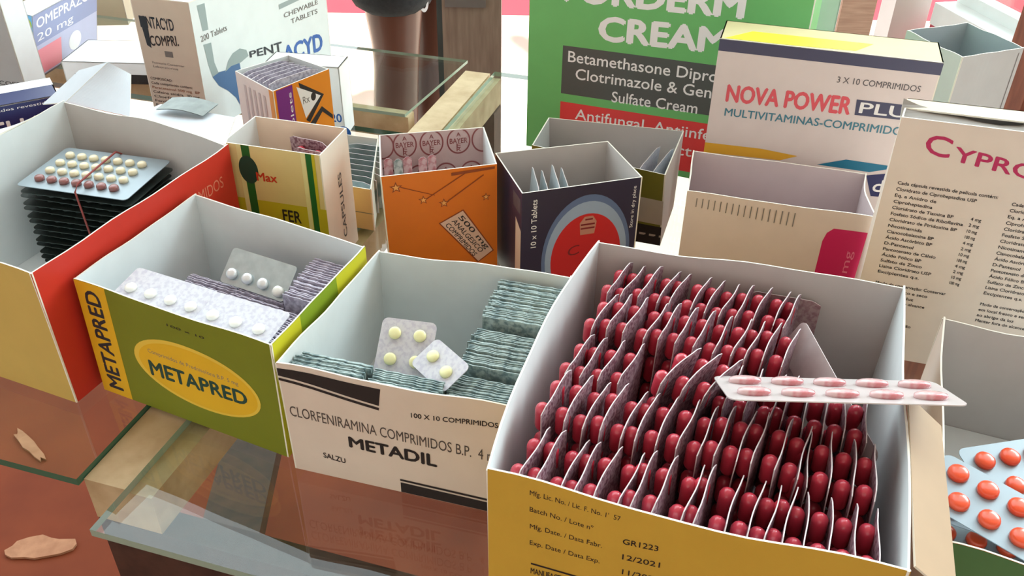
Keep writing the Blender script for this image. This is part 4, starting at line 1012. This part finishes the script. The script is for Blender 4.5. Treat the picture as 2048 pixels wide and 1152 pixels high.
for k, (u, m) in enumerate(((0.004, PKW), (0.0125, GRW), (0.021, PKW), (0.034, PKW), (0.0425, PKW))):
    o = foil_mesh(0.0075, 0.0925, m, A=0.0, nx=3, nz=4).build('sachet')
    o.location = to_world(B, u, 0.0655 - 0.003 * (k % 2), 0.002); o.rotation_euler = (0, R(3), local_frame(B)[1] - R(90)); o.location.x += 0.0
    tag(o, 'slim pink and white sachet in the orange carton, %s from its left wall' % nth(k) if m is PKW else 'slim pale green sachet in the orange carton, second from its left wall', 'sachet', 'slim sachets in the orange carton')
B = CARTONS['olive'][1]
for k in range(2):
    simple_strip('tablet_strip', 0.055, 0.072, FOILW, 'white strip at the right inside the olive banded carton, %s one' % ('left', 'right')[k], B, 0.096 + 0.013 * k, 0.010, 0.002, yaw=-R(10), lean=R(6), group='white strips in the olive banded carton')
simple_strip('tablet_strip', 0.05, 0.062, FOILG, 'grey strip at the left inside the olive banded carton', B, 0.030, 0.014, 0.002, yaw=-R(10), lean=R(4))
B = CARTONS['small'][1]
for k in range(8):
    simple_strip('tablet_strip', 0.055, 0.038 + 0.0007 * k, FOILS, 'silver grey strip in the low cream box, %s from the front' % nth(k), B, 0.062, 0.020 + 0.0095 * k, 0.002, yaw=R(90), tilt=0, group='silver grey strips in the low cream box')
B = CARTONS['green'][1]
for k in range(2):
    o = empty('capsule_strip', to_world(B, 0.040 + 0.010 * k, 0.047 - 0.012 * k, 0.0022), 'curled strip of red capsules in the green striped carton, %s one' % ('rear', 'front')[k], 'blister strip', 'red capsule strips in the green striped carton', rot=(0, 0, local_frame(B)[1] + R(78)))
    f_ = foil_mesh(0.040, 0.104 - 0.004 * k, FOILP, A=0.0016).build('foil', o)
    f_.location = (0, -0.038, 0)
    mb = MB(); mb.lathe(CAPPROF, CAPS, seg=12); first = None
    for j in range(2):
        for y in (-0.030, -0.012):
            loc = (-0.0042, y, 0.088 - 0.0215 * j)
            if first is None: first = mb.build('capsule', o, smooth=True, loc=loc)
            else:
                c = first.copy(); COL.objects.link(c); c.parent = o; c.location = loc

# ---------------- orange tablets in the right foreground carton
BT = CARTONS['tablet'][1]
def tab_sheet(label, loc, rot, rows=2, n=5, seed=0):
    o = flat_sheet('tablet_sheet', label, 0.086, 0.042, FOILB, corner=0.005, group='sheets of orange tablets')
    dome(o, 'tablet', [(-0.034 + 0.0171 * i + (0.0030 if r else -0.0055), (-0.0095, 0.0095)[r]) for i in range(n) for r in range(2)], 0.0059, 0.0046, TABO)
    o.location = loc; o.rotation_euler = rot
    return o
tab_sheet('front sheet of round orange tablets, foremost in the right foreground carton', (0.2745, 0.3390, CT + 0.0655), (R(6), R(2), R(-44)))
tab_sheet('second sheet of round orange tablets, tucked behind the front sheet, right edge', (0.3180, 0.3850, CT + 0.0560), (R(10), 0, R(12)))
tab_sheet('sheet of orange tablets lying lowest in the right foreground carton', (0.3020, 0.3560, CT + 0.0420), (R(4), R(2), R(-24)))
tab_sheet('sheet of orange tablets buried beneath the front sheet, right foreground carton', (0.2900, 0.3450, CT + 0.0200), (0, 0, R(-20)))

# small grey leaflet at the foot of the white blue-lettered carton
mb = MB(); n = 8; V = []
for s in (0.0003, -0.0003):
    for i in range(n + 1):
        for j in (0, 1): V.append((-0.024 + 0.048 * i / n, -0.013 + 0.026 * j, 0.003 * math.sin(math.pi * i / n) + s))
F = [(2 * i, 2 * i + 2, 2 * i + 3, 2 * i + 1) for i in range(n)] + [(2 * n + 2 + 2 * i, 2 * n + 3 + 2 * i, 2 * n + 5 + 2 * i, 2 * n + 4 + 2 * i) for i in range(n)]
mb.add(V, F, mat('leaflet_grey', (150, 160, 158), 0.6, noise=0.6, scale=120))
tag(mb.build('leaflet', loc=(-.296, .760, CT + 0.1165), rot=(R(2), 0, R(-16))), 'small grey folded leaflet lying on the flap before the tall white carton', 'leaflet')
